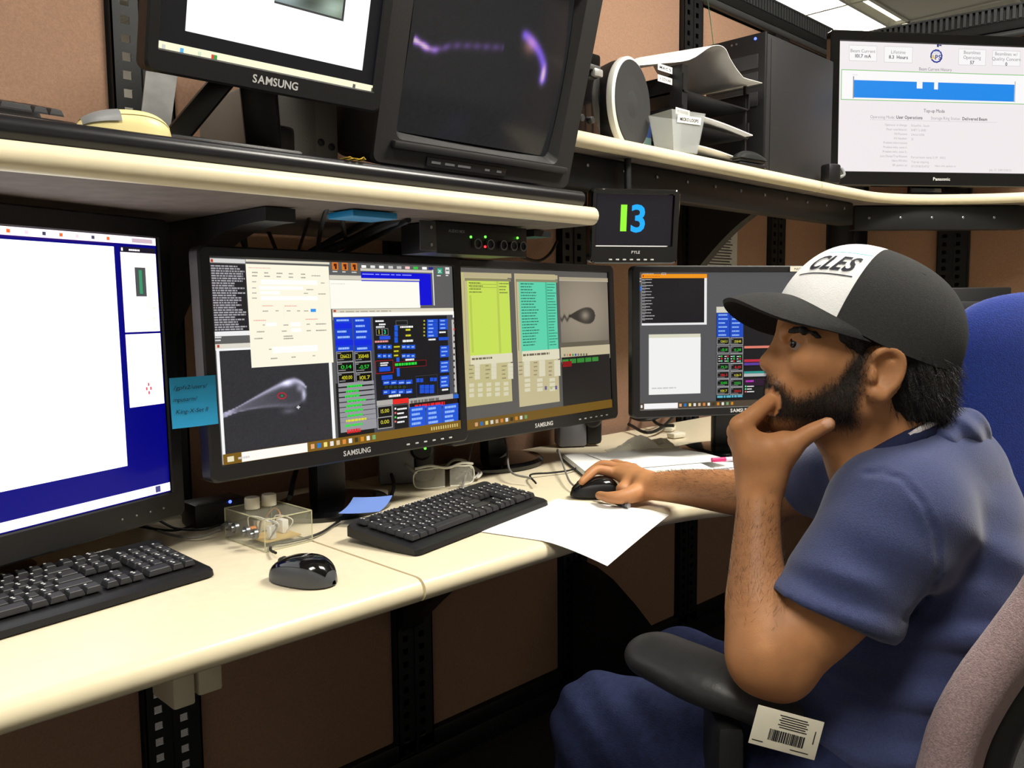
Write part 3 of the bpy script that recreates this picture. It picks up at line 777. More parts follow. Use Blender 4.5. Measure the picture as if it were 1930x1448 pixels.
for i in range(11): p.r(1603, 526+i*38, 1613, 538+i*38, (60, 50, 50) if i != 1 else (210, 60, 50))
p.r(1142, 1000, 1240, 1030, (176, 172, 166)); p.r(1240, 992, 1334, 1024, (232, 40, 34)); p.r(1334, 988, 1604, 1014, (176, 172, 166)); p.lines(1345, 992, 1590, 1006, 1, (110, 106, 100), 1, .6, 4); p.r(1604, 964, 1636, 986, (30, 100, 210))
p.r(1338, 1018, 1632, 1034, (26, 10, 10)); p.lines(1370, 1018, 1600, 1032, 1, RED, 1, .6, 9)
for r_ in range(4):
    for c_ in range(3): y = 1040+r_*28-c_*7; x = 1338+c_*100; p.r(x, y, x+97, y+25, (24, 84, 214)); p.lines(x+14, y+7, x+84, y+18, 1, BTXT, 1, .7, r_*3+c_)
p.r(1142, 1032, 1336, 1165, (70, 70, 74))
for i, tx in enumerate(('15.00', '0.00')): p.r(1144, 1034+i*66, 1238, 1094+i*66, (160, 160, 160)); p.r(1149, 1039+i*66, 1233, 1089+i*66, (12, 12, 10)); p.text(tx, 1166, 1074+i*66, 22, YEL, wpx=50)
p.r(1242, 1032, 1334, 1160, (20, 20, 22))
for i in range(4): p.r(1248, 1042+i*26, 1258, 1052+i*26, [W_, (230, 110, 110), (80, 220, 90), (230, 110, 110)][i]); p.lines(1264, 1042+i*26, 1326, 1054+i*26, 1, W_, 1, .5, i)
p.uv(0, .948, 1, 1, TASK); p.uv(.062, .95, .30, .998, (254, 252, 245)); p.uv(.014, .962, .036, .988, (235, 225, 190)); p.lines(325, 1322, 420, 1334, 1, (215, 210, 205), 1, .5, 4)
for i, c_ in enumerate(ICO): p.uv(.313+i*.0255, .961, .327+i*.0255, .986, c_)
for i in range(12): p.uv(.845+i*.012, .965, .851+i*.012, .985, (215, 195, 120))
M2 = flat_monitor('flat_monitor', 'black monitor showing blue instrument control buttons and a pale loop picture', (.875, 1.282, DZ+.0005), R(2.6), R(-2.3), .518, .324, 1.09-DZ, (.021, .021, .018, .027), p, 1.0, base_off=(.035, .12), base_r=(.125, .10), buttons=6)
# ---- file-list monitor
p = Picture(.549, .343, [(-42, 140), (1115, 150), (1128, 1068), (12, 1252)])
p.uv(0, 0, 1, 1, (100, 98, 94))
p.r(40, 172, 412, 1040, (214, 204, 150)); p.r(60, 172, 412, 205, (204, 192, 150)); p.r(70, 212, 408, 230, (150, 146, 110)); p.r(86, 230, 410, 720, (218, 246, 96)); p.r(66, 230, 86, 720, (150, 148, 110))
p.lines(100, 234, 230, 316, 4, (120, 130, 60), 1, .35, 21); p.lines(320, 234, 395, 316, 4, (120, 130, 60), 1, .35, 22); p.frame(110, 252, 312, 274, (130, 140, 60), .0008); p.r(316, 230, 318, 720, (200, 224, 90)); p.r(118, 330, 120, 720, (200, 224, 90))
p.r(110, 742, 415, 776, (245, 238, 206)); p.lines(120, 748, 330, 762, 1, (120, 112, 90), 1, .4, 3)
g_ = random.Random(5)
for r_ in range(4):
    for c_ in range(3): p.r(140+c_*120, 795+r_*27-c_*4, 178+c_*120, 817+r_*27-c_*4, (240, 234, 205)); p.lines(100+c_*118, 800+r_*27, 136+c_*118, 812+r_*27, 1, (150, 140, 105), 1, .5, r_+c_)
for r_ in range(3):
    for c_ in range(5): p.r(100+c_*62, 930+r_*34-c_*4, 135+c_*62, 950+r_*34-c_*4, (236, 230, 198))
p.r(430, 172, 752, 1036, (214, 202, 158)); p.r(436, 176, 748, 206, (204, 192, 150)); p.r(440, 210, 748, 228, (150, 148, 116)); p.r(462, 228, 748, 700, (104, 232, 190)); p.r(440, 228, 462, 700, (160, 150, 120))
p.lines(475, 232, 650, 660, 22, (52, 120, 100), .8, .35, 25); p.lines(668, 232, 744, 660, 22, (60, 140, 116), 1, .35, 26); p.r(664, 228, 666, 700, (84, 200, 160))
p.r(480, 704, 752, 748, (246, 240, 210)); p.lines(486, 712, 730, 726, 1, (120, 112, 90), 1, .4, 9)
for r_ in range(4):
    for c_ in range(3): p.r(492+c_*110, 768+r_*27-c_*4, 536+c_*110, 790+r_*27-c_*4, (240, 234, 205)); p.lines(455+c_*108, 772+r_*27, 488+c_*108, 784+r_*27, 1, (150, 140, 105), 1, .5, r_+c_+9)
for r_ in range(3):
    for c_ in range(3): p.r(496+c_*90, 890+r_*32-c_*4, 536+c_*90, 908+r_*32-c_*4, (238, 232, 202))
p.r(640, 936, 656, 958, (110, 100, 150)); p.r(715, 932, 731, 954, (110, 100, 150)); p.r(680, 938, 696, 954, (190, 200, 140))
p.r(755, 188, 1114, 212, (190, 178, 150)); p.r(755, 212, 1115, 214, (240, 234, 215)); p.grid(755, 214, 1116, 632, loop_picture, 80, 90)
p.r(758, 640, 1118, 668, (112, 104, 88)); p.r(760, 672, 1120, 735, (214, 202, 166))
for i, c_ in enumerate(((150, 130, 110), (180, 160, 140), (220, 60, 40), (60, 170, 70), (50, 80, 190), (130, 125, 110), (120, 115, 100), (130, 125, 110), (125, 120, 100))): p.r(782+i*20, 716-i, 794+i*20, 730-i, c_)
p.r(765, 740, 1122, 1062, (36, 33, 32)); p.lines(770, 744, 1110, 758, 1, (60, 150, 60), .9, .6, 5); p.r(772, 768, 838, 798, (150, 24, 30))
p.r(12, 1185, 1128, 1252, TASK); p.uv(0, .945, 1, 1, TASK)
for i, c_ in enumerate(ICO): p.uv(.095+i*.029, .960, .111+i*.029, .984, c_)
M3 = flat_monitor('flat_monitor', 'black monitor showing yellow and green file lists', (1.449, 1.36, DZ+.0005), R(2.5), R(-2.5), .549, .343, 1.175-.0875*1.06-DZ, (.022, .022, .018, .029), p, .80, base_off=(.0, .14), base_r=(.135, .10), buttons=6, logo_h=.0095)
# ---- corner monitor behind the man's cap
p = Picture(.518, .324, [(125, 163), (1600, 158), (1600, 1030), (128, 1095)])
p.uv(0, 0, 1, 1, (86, 86, 88))
p.r(140, 174, 633, 202, (250, 156, 20)); p.r(148, 180, 160, 194, (200, 70, 20)); p.lines(170, 182, 330, 196, 1, (225, 120, 20), 1, .4, 4); p.r(142, 202, 633, 512, (244, 244, 244)); p.r(143, 202, 614, 498, (18, 16, 20))
for i in range(14):
    y = 206+i*20.5; p.lines(146, y, 240, y+8, 1, (190, 188, 190), 1, .6, i+40); p.lines(146, y+9, 178, y+16, 1, (150, 148, 150), 1, .6, i+60)
p.r(124, 255, 140, 288, (40, 110, 210)); p.lines(120, 196, 138, 232, 2, W_, 1, .5, 3); p.frame(290, 166, 324, 178, (220, 220, 220), .0008); p.lines(150, 168, 280, 176, 1, (190, 190, 190), .8, .5, 9)
p.r(196, 582, 586, 606, (226, 224, 200)); p.r(196, 606, 588, 978, (252, 252, 250)); p.lines(220, 936, 490, 952, 1, (205, 205, 205), .8, .3, 5)
p.r(704, 392, 1420, 432, (220, 216, 200)); p.r(704, 432, 1500, 1010, (14, 13, 16)); p.r(706, 596, 908, 985, (60, 60, 66))
for r_ in range(6):
    for c_ in range(2): p.r(707+c_*101, 434+r_*27, 804+c_*101, 459+r_*27, (18, 74, 200)); p.lines(720+c_*101, 440+r_*27, 790+c_*101, 453+r_*27, 1, BTXT, 1, .7, r_*2+c_)
lc = [('12662.1', YEL), ('35848', YEL), ('-0.11', GRN), ('0.28', GRN), None, ('75.21', GRN), ('4.01', RED), ('186.3', RED), ('4.06-9', YEL), ('32405', GRN), ('21332', GRN), ('101.7', YEL), ('204.8', RED)]
def lcd4(x, y, tx, c_): p.r(x, y, x+94, y+48, (170, 170, 172)); p.r(x+4, y+4, x+90, y+44, (10, 10, 9)); p.text(tx, x+28, y+33, 16, c_, wpx=50); p.lines(x+8, y+8, x+28, y+14, 1, (160, 160, 160), 1, .5, 1); p.lines(x+10, y+37, x+60, y+42, 1, (150, 150, 150), 1, .5, 2)
for i, (tx, c_) in enumerate([q for q in lc if q][:4]): lcd4(709+(i % 2)*102, 599+(i//2)*57, tx, c_)
p.r(709, 712, 904, 770, (170, 170, 172)); p.r(712, 715, 901, 767, (12, 12, 12))
for r_ in range(3):
    for c_ in range(4): p.r(740+c_*46, 720+r_*16, 750+c_*46, 730+r_*16, [GRN, RED, (90, 220, 160)][(r_+c_) % 3]); p.lines(720+c_*46, 722+r_*16, 738+c_*46, 729+r_*16, 1, W_, 1, .7, r_)
for i, (tx, c_) in enumerate([q for q in lc if q][4:]): lcd4(709+(i % 2)*102, 773+(i//2)*54, tx, c_)
p.r(912, 655, 1400, 658, (230, 130, 110)); p.r(912, 745, 1400, 748, (190, 40, 60)); p.r(912, 768, 1400, 770, (90, 60, 160)); p.r(912, 826, 1400, 829, (40, 150, 140)); p.r(912, 842, 1400, 845, (190, 190, 190)); p.r(912, 876, 1400, 906, (40, 10, 40)); p.lines(925, 884, 1010, 898, 1, (200, 60, 200), 1, .7, 4)
for i in range(3): p.r(920, 922+i*18, 930, 932+i*18, (120, 240, 160) if i < 2 else (240, 130, 130)); p.lines(936, 922+i*18, 990, 931+i*18, 1, W_, 1, .6, i)
p.lines(712, 988, 985, 1002, 1, (90, 180, 200), 1, .6, 8)
p.uv(0, .955, 1, 1, (78, 66, 50)); p.uv(.02, .958, .185, .998, W_); p.uv(.004, .967, .012, .988, W_)
for i, c_ in enumerate(ICO+[(214, 140, 30)]): p.uv(.192+i*.0235, .966, .204+i*.0235, .988, c_)
M4 = flat_monitor('flat_monitor', 'black corner monitor with orange-titled terminal behind the cap brim', (1.865, 1.08, DZ-.0015), R(-33), R(-1), .518, .324, 1.088-DZ, (.02, .02, .016, .021), p, .9, base_off=(.03, .13), base_r=(.15, .12), buttons=0, logo_h=.0085)
# ---- name tape on the corner monitor
tp = thing('name_tape', 'small white tape reading MASTER on the corner monitor top edge', 'label tape', M4.matrix_basis @ Vector((.155, -.0072, 1.088-DZ+.162+.008)), (0, 0, R(-33)))
MB().box((0, 0, 0), (.062, .0004, .013)).build('tape', PAPER2, tp)
V, F = text_geo('MASTER', .0055, 'c'); link_mesh('lettering', [(a[0]-.006, -.0004, a[1]-.003) for a in V], F, INK, tp)

# ================================================================== displays on the upper shelves
BT = SZ1+.031          # top of the black board
p = Picture(.338, .27)
p.uv(0, 0, 1, 1, (16, 16, 20)); p.uv(.115, 0, .925, .885, (253, 254, 255)); p.uv(.115, .3, .40, .885, (246, 250, 255))
def thumb(u, v):
    g = 130+50*np.sin(u*9+v*4)*np.cos(v*11)
    return np.stack([g*.9, g*1.0, g*1.02-20*u], -1)
p.grid(.47, .30, .80, .66, thumb, 20, 16); p.uv(.79, .30, .80, .66, (50, 50, 50)); p.uv(.47, .65, .80, .66, (60, 60, 60))
p.uv(0, .952, 1, 1, (244, 240, 206))
for u, c_ in ((.03, (200, 205, 190)), (.10, (90, 170, 220)), (.17, (205, 220, 190)), (.225, (210, 70, 50)), (.235, (60, 150, 70)), (.885, (90, 90, 80)), (.985, (90, 90, 80))): p.uv(u, .965, u+.014, .985, c_)
US = flat_monitor('flat_monitor', 'black square monitor tilted down on the upper shelf with a white page', (.641, 1.072, BT), R(0), R(14.9), .328, .262, .2405, (.017, .017, .02, .03), p, 1.15, stand=False, logo_h=.0105)
st = MB(); st.rbox((-.04, .11, .008), (.20, .10, .016), .006); st.build('base', BLK, US)
for nm, a, b in (('strut', (-.02, .085, .14), (-.115, .115, .014)), ('strut', (.0, .085, .14), (.035, .13, .014))):
    a = Vector(a); b = Vector(b); d = (b-a); q = d.to_track_quat('Z', 'Y').to_matrix()
    MB().rbox((a+b)/2, (.052, .03, d.length), .008, 0, q).build(nm, BLK, US)
MB().rbox((.05, .125, .03), (.05, .04, .06), .008).build('swivel_foot', BLK, US)
# ---- tube monitor
t = thing('tube_monitor', 'deep black tube monitor tilted down showing a violet glowing filament', 'monitor', (1.085, 1.163, BT+.0005))
TW, THH = .486, .40
T = Matrix.Rotation(R(14.9), 4, 'X')
mb = MB(); sw, sh = .373, .297; zc = .205
def ring(x0, x1, z0, z1, y, rad, n=4):
    out = []
    for (cx, cz, a0) in ((x1-rad, z1-rad, 0), (x0+rad, z1-rad, 90), (x0+rad, z0+rad, 180), (x1-rad, z0+rad, 270)):
        for i in range(n+1): a = R(a0+90*i/n); out.append((cx+rad*math.cos(a), y, cz+rad*math.sin(a)))
    return out
rings = [ring(-sw/2, sw/2, zc-sh/2, zc+sh/2, .026, .012), ring(-sw/2-.012, sw/2+.012, zc-sh/2-.012, zc+sh/2+.012, .002, .014), ring(-TW/2+.004, TW/2-.004, .004, THH-.004, 0, .014), ring(-TW/2, TW/2, 0, THH, .006, .016), ring(-TW/2, TW/2, 0, THH, .10, .016), ring(-TW/2+.05, TW/2-.05, .03, THH-.06, .34, .03)]
n = len(rings[0])
mb.add([q for r_ in rings for q in r_], [(a*n+i, (a+1)*n+i, (a+1)*n+(i+1) % n, a*n+(i+1) % n) for a in range(5) for i in range(n)]+[tuple(range(5*n, 6*n))])
f = mb.build('housing', mat('grey_black_casing', (40, 39, 40), .5, bump=.2, bscale=700), t); f.matrix_local = Matrix.Translation((0, 0, .016)) @ T
lg = MB(); lg.bx(-sw/2-.02, sw/2+.035, -.010, .004, zc-sh/2-.027, zc-sh/2-.014, 0, .003); lg.build('lower_ledge', MATS['grey_black_casing'], f)
cp = MB(); cp.bx(-.13, .06, -.003, .002, .008, .024, 0, .0015); cp.build('control_strip', mat('dark_control_strip', (44, 42, 44), .35), f)
for i, (x, wd) in enumerate(((-.12, .02), (-.09, .022), (-.06, .03), (.005, .012), (.035, .012))): MB().box((x+wd/2, -.0034, .016), (wd, .0006, .004)).build('marking', GREYP, f)
p = Picture(sw, sh); p.grid(0, 0, 1, 1, crt_picture, 110, 100)
# bulge the glass
sc_ = p.build(f, .62, (0, .024, zc), gloss=.12)
for v in sc_.data.vertices: v.co.y -= .016*(1-(v.co.x/(sw/2))**2*.5-(v.co.z/(sh/2))**2*.5)
q = MB(); q.prism([(.05, 0), (.36, 0), (.36, .085), (.05, .004)], -.16, .16, 0, Matrix(((0, 0, 1, 0), (1, 0, 0, 0), (0, 1, 0, 0), (0, 0, 0, 1)))); q.build('wedge_stand', BLK, t)
# ---- television in the corner
TVZ = 1.537
p = Picture(.76, .43, [(213, 313), (1551, 362), (1530, 1122), (190, 1095)])
p.uv(0, 0, 1, 1, (243, 236, 238))
for (x0, y0, x1, y1, tx) in ((275, 337, 453, 437, ('Beam Current', '101.7 mA')), (503, 345, 685, 447, ('Lifetime', '8.3  Hours')), (988, 362, 1164, 465, ('Beamlines', 'Operating', '57')), (1210, 372, 1390, 470, ('Beamlines w/', 'Quality Concern', '0'))):
    p.r(x0, y0, x1, y1, (250, 248, 248)); p.frame(x0, y0, x1, y1, (190, 186, 188), .001)
    m_ = len(tx)
    for i, s_ in enumerate(tx): p.text(s_, (x0+x1)/2, y0+(46 if m_ == 2 else 33)+i*30+(0), 20, (140, 135, 138) if i < m_-1 else (90, 88, 92), 'c', 0 if i < m_-1 else 1)
# round ring emblem with APS
u0, v0 = p.map(842, 406)
def disc(rad, col, dz=0):
    d = p.lift(); o = len(p.v); n_ = 40; p.v.append(p.P(u0, v0, d)); p.c.append(lin(col))
    for i in range(n_):
        a = 2*PI*i/n_; rr_ = rad*(1+.03*math.sin(a*12)); p.v.append(((u0-.5)*p.w+rr_*math.cos(a), -d, (.5-v0)*p.h+rr_*math.sin(a))); p.c.append(lin(col))
    for i in range(n_): p.f.append((o, o+1+i, o+1+(i+1) % n_))
disc(.0225, (22, 44, 150)); disc(.0175, (240, 236, 240)); p.r(846, 330, 858, 352, (26, 40, 110)); p.r(860, 338, 876, 346, (26, 40, 110)); p.text('A', 806, 424, 28, (222, 190, 60), bold=1); p.text('PS', 834, 426, 28, (26, 40, 130), bold=1); p.r(818, 376, 870, 381, (120, 140, 190)); p.r(824, 388, 866, 391, (120, 140, 190))
p.text('Beam Current History', 836, 494, 19, (120, 116, 120), 'c', wpx=212)
p.r(222, 482, 1450, 700, (252, 250, 250)); p.frame(222, 482, 1450, 700, (110, 190, 90), .0022)
p.r(301, 546, 1352, 682, (20, 138, 236)); p.r(714, 554, 750, 600, (252, 250, 250)); p.r(828, 557, 852, 606, (252, 250, 250)); p.r(298, 524, 301, 656, (150, 150, 150)); p.r(1356, 560, 1359, 685, (190, 190, 190))
p.lines(296, 512, 340, 519, 1, (190, 186, 190), 1, .4, 4)
p.text('Top-up Mode', 827, 745, 21, (86, 82, 88), 'c', 0, wpx=138); p.text('Operating Mode:', 408, 776, 18, (168, 162, 168), wpx=160); p.text('User Operations', 578, 780, 19, (96, 92, 98), bold=1, wpx=172); p.text('Storage Ring Status:', 806, 786, 18, (168, 162, 168), wpx=192); p.text('Delivered Beam', 1012, 792, 19, (96, 92, 98), bold=1, wpx=164)
p.r(404, 786, 1240, 806.5, (205, 200, 204))
for i, (a_, b_) in enumerate((('Operator in charge:', 'Schaeffer, South'), ('Floor coordinator:', 'SHIFT 2 (8311)'), ('Fill Pattern:', '24x1x1 0.016'), ('Fill Number:', '32'), ('Problem Information:', ''), ('Problem Info, zone 1-:', ''), ('Problem Info, zone 5-:', ''), ('Last Dump/Trip Reason:', 'Partial beam dump 2 (19 @ 11:02)'), ('Next Fill Info:', 'Top-up ongoing'), ('SR update at:', '07/29/18 15:47:12'))):
    p.text(a_, 650, 826+i*27, 13, (176, 170, 174), 'r'); p.text(b_, 675, 828+i*27.5, 13, (186, 176, 180))
p.text('Next info update at:', 832, 1074, 12, (180, 174, 178)); p.text('July 27, 2018 15:55:22', 1190, 1102, 13, (190, 184, 188))
TV = flat_monitor('television', 'large black television on the corner shelf showing a beam current chart', (3.185, 1.085, TVZ+.0005), R(-37), R(-1.0), .76, .43, .295, (.034, .034, .035, .048), p, .98, stand=False, brand='Panasonic', logo_h=.0105, bmat=GLOSS)
TV['category'] = 'television'
MB().lathe([(1, 0), (1, .006), (.95, .012), (.4, .016), (.001, .017)], 48, 0, Matrix.Translation((0, .10, 0)) @ Matrix.Diagonal((.19, .11, 1, 1))).build('base', GLOSS, TV)
MB().rbox((0, .085, .07), (.12, .03, .13), .008).build('neck', GLOSS, TV)
MB().lathe([(.003, 0), (.003, .001), (.001, .002)], 10, 0, Matrix.Translation((-.01, -.0064, .295-.215-.034)) @ Matrix.Rotation(PI/2, 4, 'X')).build('power_light', LEDR, TV)
# ---- small monitor hung under the tray shelf
p = Picture(.180, .112)
p.uv(0, 0, 1, 1, (20, 18, 26)); p.uv(.318, .20, .40, .72, (140, 232, 50)); p.text('3', .455, .72, .52, (20, 160, 250), bold=1)
PY = flat_monitor('small_monitor', 'small black monitor hung under the shelf showing a green and blue I3', (1.567, 1.177, 1.354-.083), R(-32), R(6.3), .180, .112, .09, (.013, .016, .012, .040), p, 1.25, stand=False, brand=None, gloss=.04, bmat=GLOSS)
for i in range(7): MB().rbox((-.055+i*.0165, -.0066, .043-.040), (.008, .002, .0032), .0008).build('button', WINK, PY.children[0]).matrix_local = Matrix.Translation((0, 0, -.090))
V, F = text_geo('PYLE', .0062, 'c', 1); link_mesh('brand_lettering', [(a[0]+.004, -.0064, a[1]-.0735) for a in V], F, WINK, PY.children[0])
MB().cyl((0, .04, .13), (.0, .045, .255), .008, n=12).build('hanger_arm', BSTEEL, PY)

# ================================================================== upper shelf clutter
def keyboard(label, loc, yaw, L=.44, D=.15, slope=6.5, group=None, keys=True):
    t = thing('computer_keyboard', label, 'keyboard', loc, (0, 0, yaw), group)
    # body: side profile swept along x, raised at the back
    tz = math.tan(R(slope))
    prof = [(0, .002), (.002, .010), (.010, .0135), (.026, .015)] + [(.03+.1*i/3*1.08, .0155+.108*i/3*tz) for i in range(4)] + [(D-.006, .017+D*tz*.95), (D, .012+D*tz*.9), (D, D*tz*.75), (.05, .001)]
    vs = []; fs = []; n = len(prof); xs = [(-L/2, .90, .006), (-L/2+.004, .96, .002), (-L/2+.012, 1, 0), (L/2-.012, 1, 0), (L/2-.004, .96, .002), (L/2, .90, .006)]
    for (x, sc, dy) in xs:
        for (y, z) in prof: yy = D/2+(y-D/2)*(1-dy/D*2); vs.append((x, yy, z*sc))
    for a in range(len(xs)-1):
        for i in range(n): j = (i+1) % n; fs.append((a*n+i, a*n+j, (a+1)*n+j, (a+1)*n+i))
    fs.append(tuple(range(n))[::-1]); fs.append(tuple(range((len(xs)-1)*n, len(xs)*n)))
    link_mesh('body', vs, fs, BLK, t)
    if not keys: return t
    rows = [[1, .6]+[1]*4+[.35]+[1]*4+[.35]+[1]*4+[.25]+[1]*3, [1]*13+[2, -.25]+[1]*3+[-.25]+[1]*4, [1.5]+[1]*12+[1.5, -.25]+[1]*3+[-.25]+[1]*4, [1.75]+[1]*11+[2.25, -3.5]+[1]*4, [2.25]+[1]*10+[2.75, -1.25, 1, -1.25]+[1]*4, [1.25]*3+[6.25]+[1.25]*4+[-.25]+[1]*3+[-.25, 2, 1, 1]]
    rows[0] = [1, -.7]+[1]*4+[-.4]+[1]*4+[-.4]+[1]*4+[-.25]+[1]*3
    U = (L-.03)/22.6; meshes = {}; leg = MB(); g = random.Random(3)
    for r_, row in enumerate(rows):
        y = D-.022-r_*.0193-(.004 if r_ else 0); x = -L/2+.015; z = .0165+y*tz
        for wd in row:
            if wd < 0: x += -wd*U; continue
            if wd not in meshes:
                w_, d_, h_ = wd*U-.0016, .0172, .0075
                vs = [(-w_/2, -d_/2, 0), (w_/2, -d_/2, 0), (w_/2, d_/2, 0), (-w_/2, d_/2, 0)]
                for (k_, hh) in ((.0004, .002), (.0022, h_-.0008), (.003, h_)): vs += [(-w_/2+k_, -d_/2+k_*.9, hh), (w_/2-k_, -d_/2+k_*.9, hh), (w_/2-k_, d_/2-k_*.9, hh+.0006), (-w_/2+k_, d_/2-k_*.9, hh+.0006)]
                fs = [(a*4+i, a*4+(i+1) % 4, a*4+4+(i+1) % 4, a*4+4+i) for a in range(3) for i in range(4)]+[(12, 13, 14, 15)]
                me = bpy.data.meshes.new('key'); me.from_pydata(vs, [], fs); me.materials.append(BLK2); me.update(); meshes[wd] = me
            k = bpy.data.objects.new('key', meshes[wd]); COL.objects.link(k); k.parent = t
            k.location = (x+wd*U/2, y, z-.001); k.rotation_euler = (R(slope), 0, 0)
            for a in range(2 if wd < 1.2 and g.random() < .4 else 1):
                lx = x+.004; ly = y+.002-a*.006; zz = z+.0072+.0009
                leg.add([(lx, ly, zz-.0004), (lx+.0032, ly, zz-.0004), (lx+.0032, ly+.003, zz), (lx, ly+.003, zz)], [(0, 1, 2, 3)])
            x += wd*U
    q = leg.build('key_legends', WINK, t); q['kind'] = 'stuff'
    lg_ = text_geo('Logitech', .005, 'c')[0]; V, F = text_geo('Logitech', .005, 'c'); link_mesh('brand_lettering', [(a[0]+L*.30, D-.009+a[1]*.9, .0175+D*tz*.95+.0002+a[1]*tz) for a in V], F, WINK, t)
    return t
def mouse(label, loc, yaw, size=(.062, .108, .037), top=None, side=None, logo=True, buttons=True, nose=None):
    """nose towards local +Y"""
    t = thing('computer_mouse', label, 'mouse', loc, (0, 0, yaw))
    W, L, H = size; ns, na = 22, 25
    def prof(s):   # s 0 tail .. 1 nose
        wd = W/2*(1-abs(2*s-1)**3.2)**.5*(.90+.10*math.cos((s-.35)*4)); h = H*(max(0, 1-(abs(s-.42)/(.42 if s < .42 else .58))**2.3))**.55*(1-.12*s)+.004; return max(wd, .002), h
    full = []
    for i in range(ns+1):
        s = .004+.992*i/ns; wd, h = prof(s); row = []
        for j in range(na+1):
            a = PI*j/na; cx = math.cos(a); sx = math.sin(a)
            row.append(Vector((math.copysign(abs(cx)**.75, cx)*wd, -L/2+L*s, .002+(h-.002)*sx**.62)))
        full.append(row)
    lo = MB(); lo.sheet(full); lo.add([r_[0] for r_ in full]+[r_[-1] for r_ in full], [(i, i+1, ns+2+i, ns+1+i) for i in range(ns)])
    lo.build('body', side or BLK, t, sharp=60)
    up = MB(); j0, j1 = 5, na-5
    up.sheet([[p_+Vector((0, 0, .0009))+(p_-Vector((0, p_.y, .01))).normalized()*.0006 for p_ in r_[j0:j1+1]] for r_ in full[1:-1]], .0003); up.build('top_shell', top or GLOSS, t, sharp=60)
    if nose:
        nb = MB(); nb.sheet([[p_+(p_-Vector((0, p_.y, .008))).normalized()*.0022 for p_ in r_[na-12:na-1]] for r_ in full[13:ns]], .0003); nb.build('button', nose, t, sharp=60)
    if buttons:
        MB().cyl((-.0035, L*.30, H*.70), (.0035, L*.30, H*.70), .0075, n=18).build('scroll_wheel', BLK2, t)
    if logo:
        V, F = text_geo('logitech', .0042, 'c'); zl = H+.0042
        link_mesh('brand_lettering', [(a[0], -.010+a[1], zl) for a in V], F, WINK, t)
    return t
keyboard('black keyboard lying on the black board at the shelf end', (.175, 1.115, BT), R(4), .44, .15, 13)
mouse('cream mouse with grey button on the black board', (aty(240, 240, 1.115).x, 1.125, BT), R(84), (.062, .115, .030), mat('cream_mouse_plastic', (238, 222, 160), .35), MATS['cream_mouse_plastic'], False, False, GREYP)
cm = bpy.data.objects['computer_mouse']

cable('mouse_cable', [(.408, 1.155, BT+.012), (.402, 1.185, BT+.02), (.41, 1.23, BT+.018), (.45, 1.25, BT+.01), (.5, 1.30, BT+.006)], .0022, WCABLE, 'thin white cable curling behind the cream mouse', 'cable')
# leaning metal plate
q = MB(); a_, b_, c_, d_ = [aty(x, y, yy) for x, y, yy in ((252, 212, 1.28), (308, 225, 1.28), (333, 145, 1.35), (274, 136, 1.35))]
for v_ in (a_, b_): v_.z = BT+.001
q.sheet([[a_, b_], [d_, c_]], .003); tag(q.build('metal_plate', mat('galvanised_plate', (128, 128, 128), .4, metal=.6, noise=.2, nscale=25), origin='base'), 'bare metal plate leaning behind the tilted square monitor', 'plate')
# perforated computer case behind the square monitor
t = thing('computer_case', 'grey computer case with perforated face behind the square monitor', 'computer', (.765, 1.24, BT))
MB().rbox((0, .11, .07), (.14, .22, .139), .006).build('case', mat('warm_grey_steel', (122, 118, 112), .5, metal=.2), t)
gm = mat('perforated_grille', (110, 106, 100), .5)
nt = gm.node_tree; vv = nt.nodes.new('ShaderNodeTexVoronoi'); vv.inputs['Scale'].default_value = 150; vv.inputs['Randomness'].default_value = 0; rp = nt.nodes.new('ShaderNodeValToRGB')
rp.color_ramp.elements[0].position = .28; rp.color_ramp.elements[0].color = (.006, .006, .006, 1); rp.color_ramp.elements[1].position = .36; rp.color_ramp.elements[1].color = (.15, .14, .125, 1)
tcn = [q for q in nt.nodes if q.type == 'TEX_COORD'][0]
nt.links.new(tcn.outputs['Object'], vv.inputs['Vector']); nt.links.new(vv.outputs['Distance'], rp.inputs['Fac']); nt.links.new(rp.outputs['Color'], nt.nodes['Principled BSDF'].inputs['Base Color'])
MB().bx(-.065, .025, -.0022, 0, .02, .125, 0, .001).build('grille', gm, t)
for (x, z) in ((.055, .05), (.035, .055)): MB().lathe([(.006, 0), (.006, .002), (.002, .003)], 12, 0, Matrix.Translation((x, 0, z)) @ Matrix.Rotation(PI/2, 4, 'X')).build('screw', BLK, t)
# chrome clamp
t = thing('chrome_clamp', 'small chrome clamp lying under the tilted square monitor', 'clamp', (aty(392, 232, 1.27).x, 1.27, BT))
MB().cyl((-.03, 0, .012), (.02, .0, .022), .007, n=14).build('barrel', ALU, t); MB().cyl((.018, -.012, .02), (.018, .018, .03), .009, n=14).build('knob', ALU, t); MB().tube([(-.03, 0, .012), (-.05, .01, .02), (-.06, .02, .01)], .003).build('lever', ALU, t)
# scrap of yellow tape on the board edge
sc = aty(676, 309, 1.066); g_ = random.Random(9)
q = MB()
for i in range(3): q.sheet([[(sc.x+.012*i-.02+.004*a, 1.064+.010*b, BT+.0012+.004*g_.random()*(a == 1)) for a in range(3)] for b in range(3)], .0005)
tag(q.build('tape_scrap', mat('yellow_tape', (226, 190, 60), .5), origin='base'), 'crumpled scrap of yellow tape on the black board edge', 'tape')

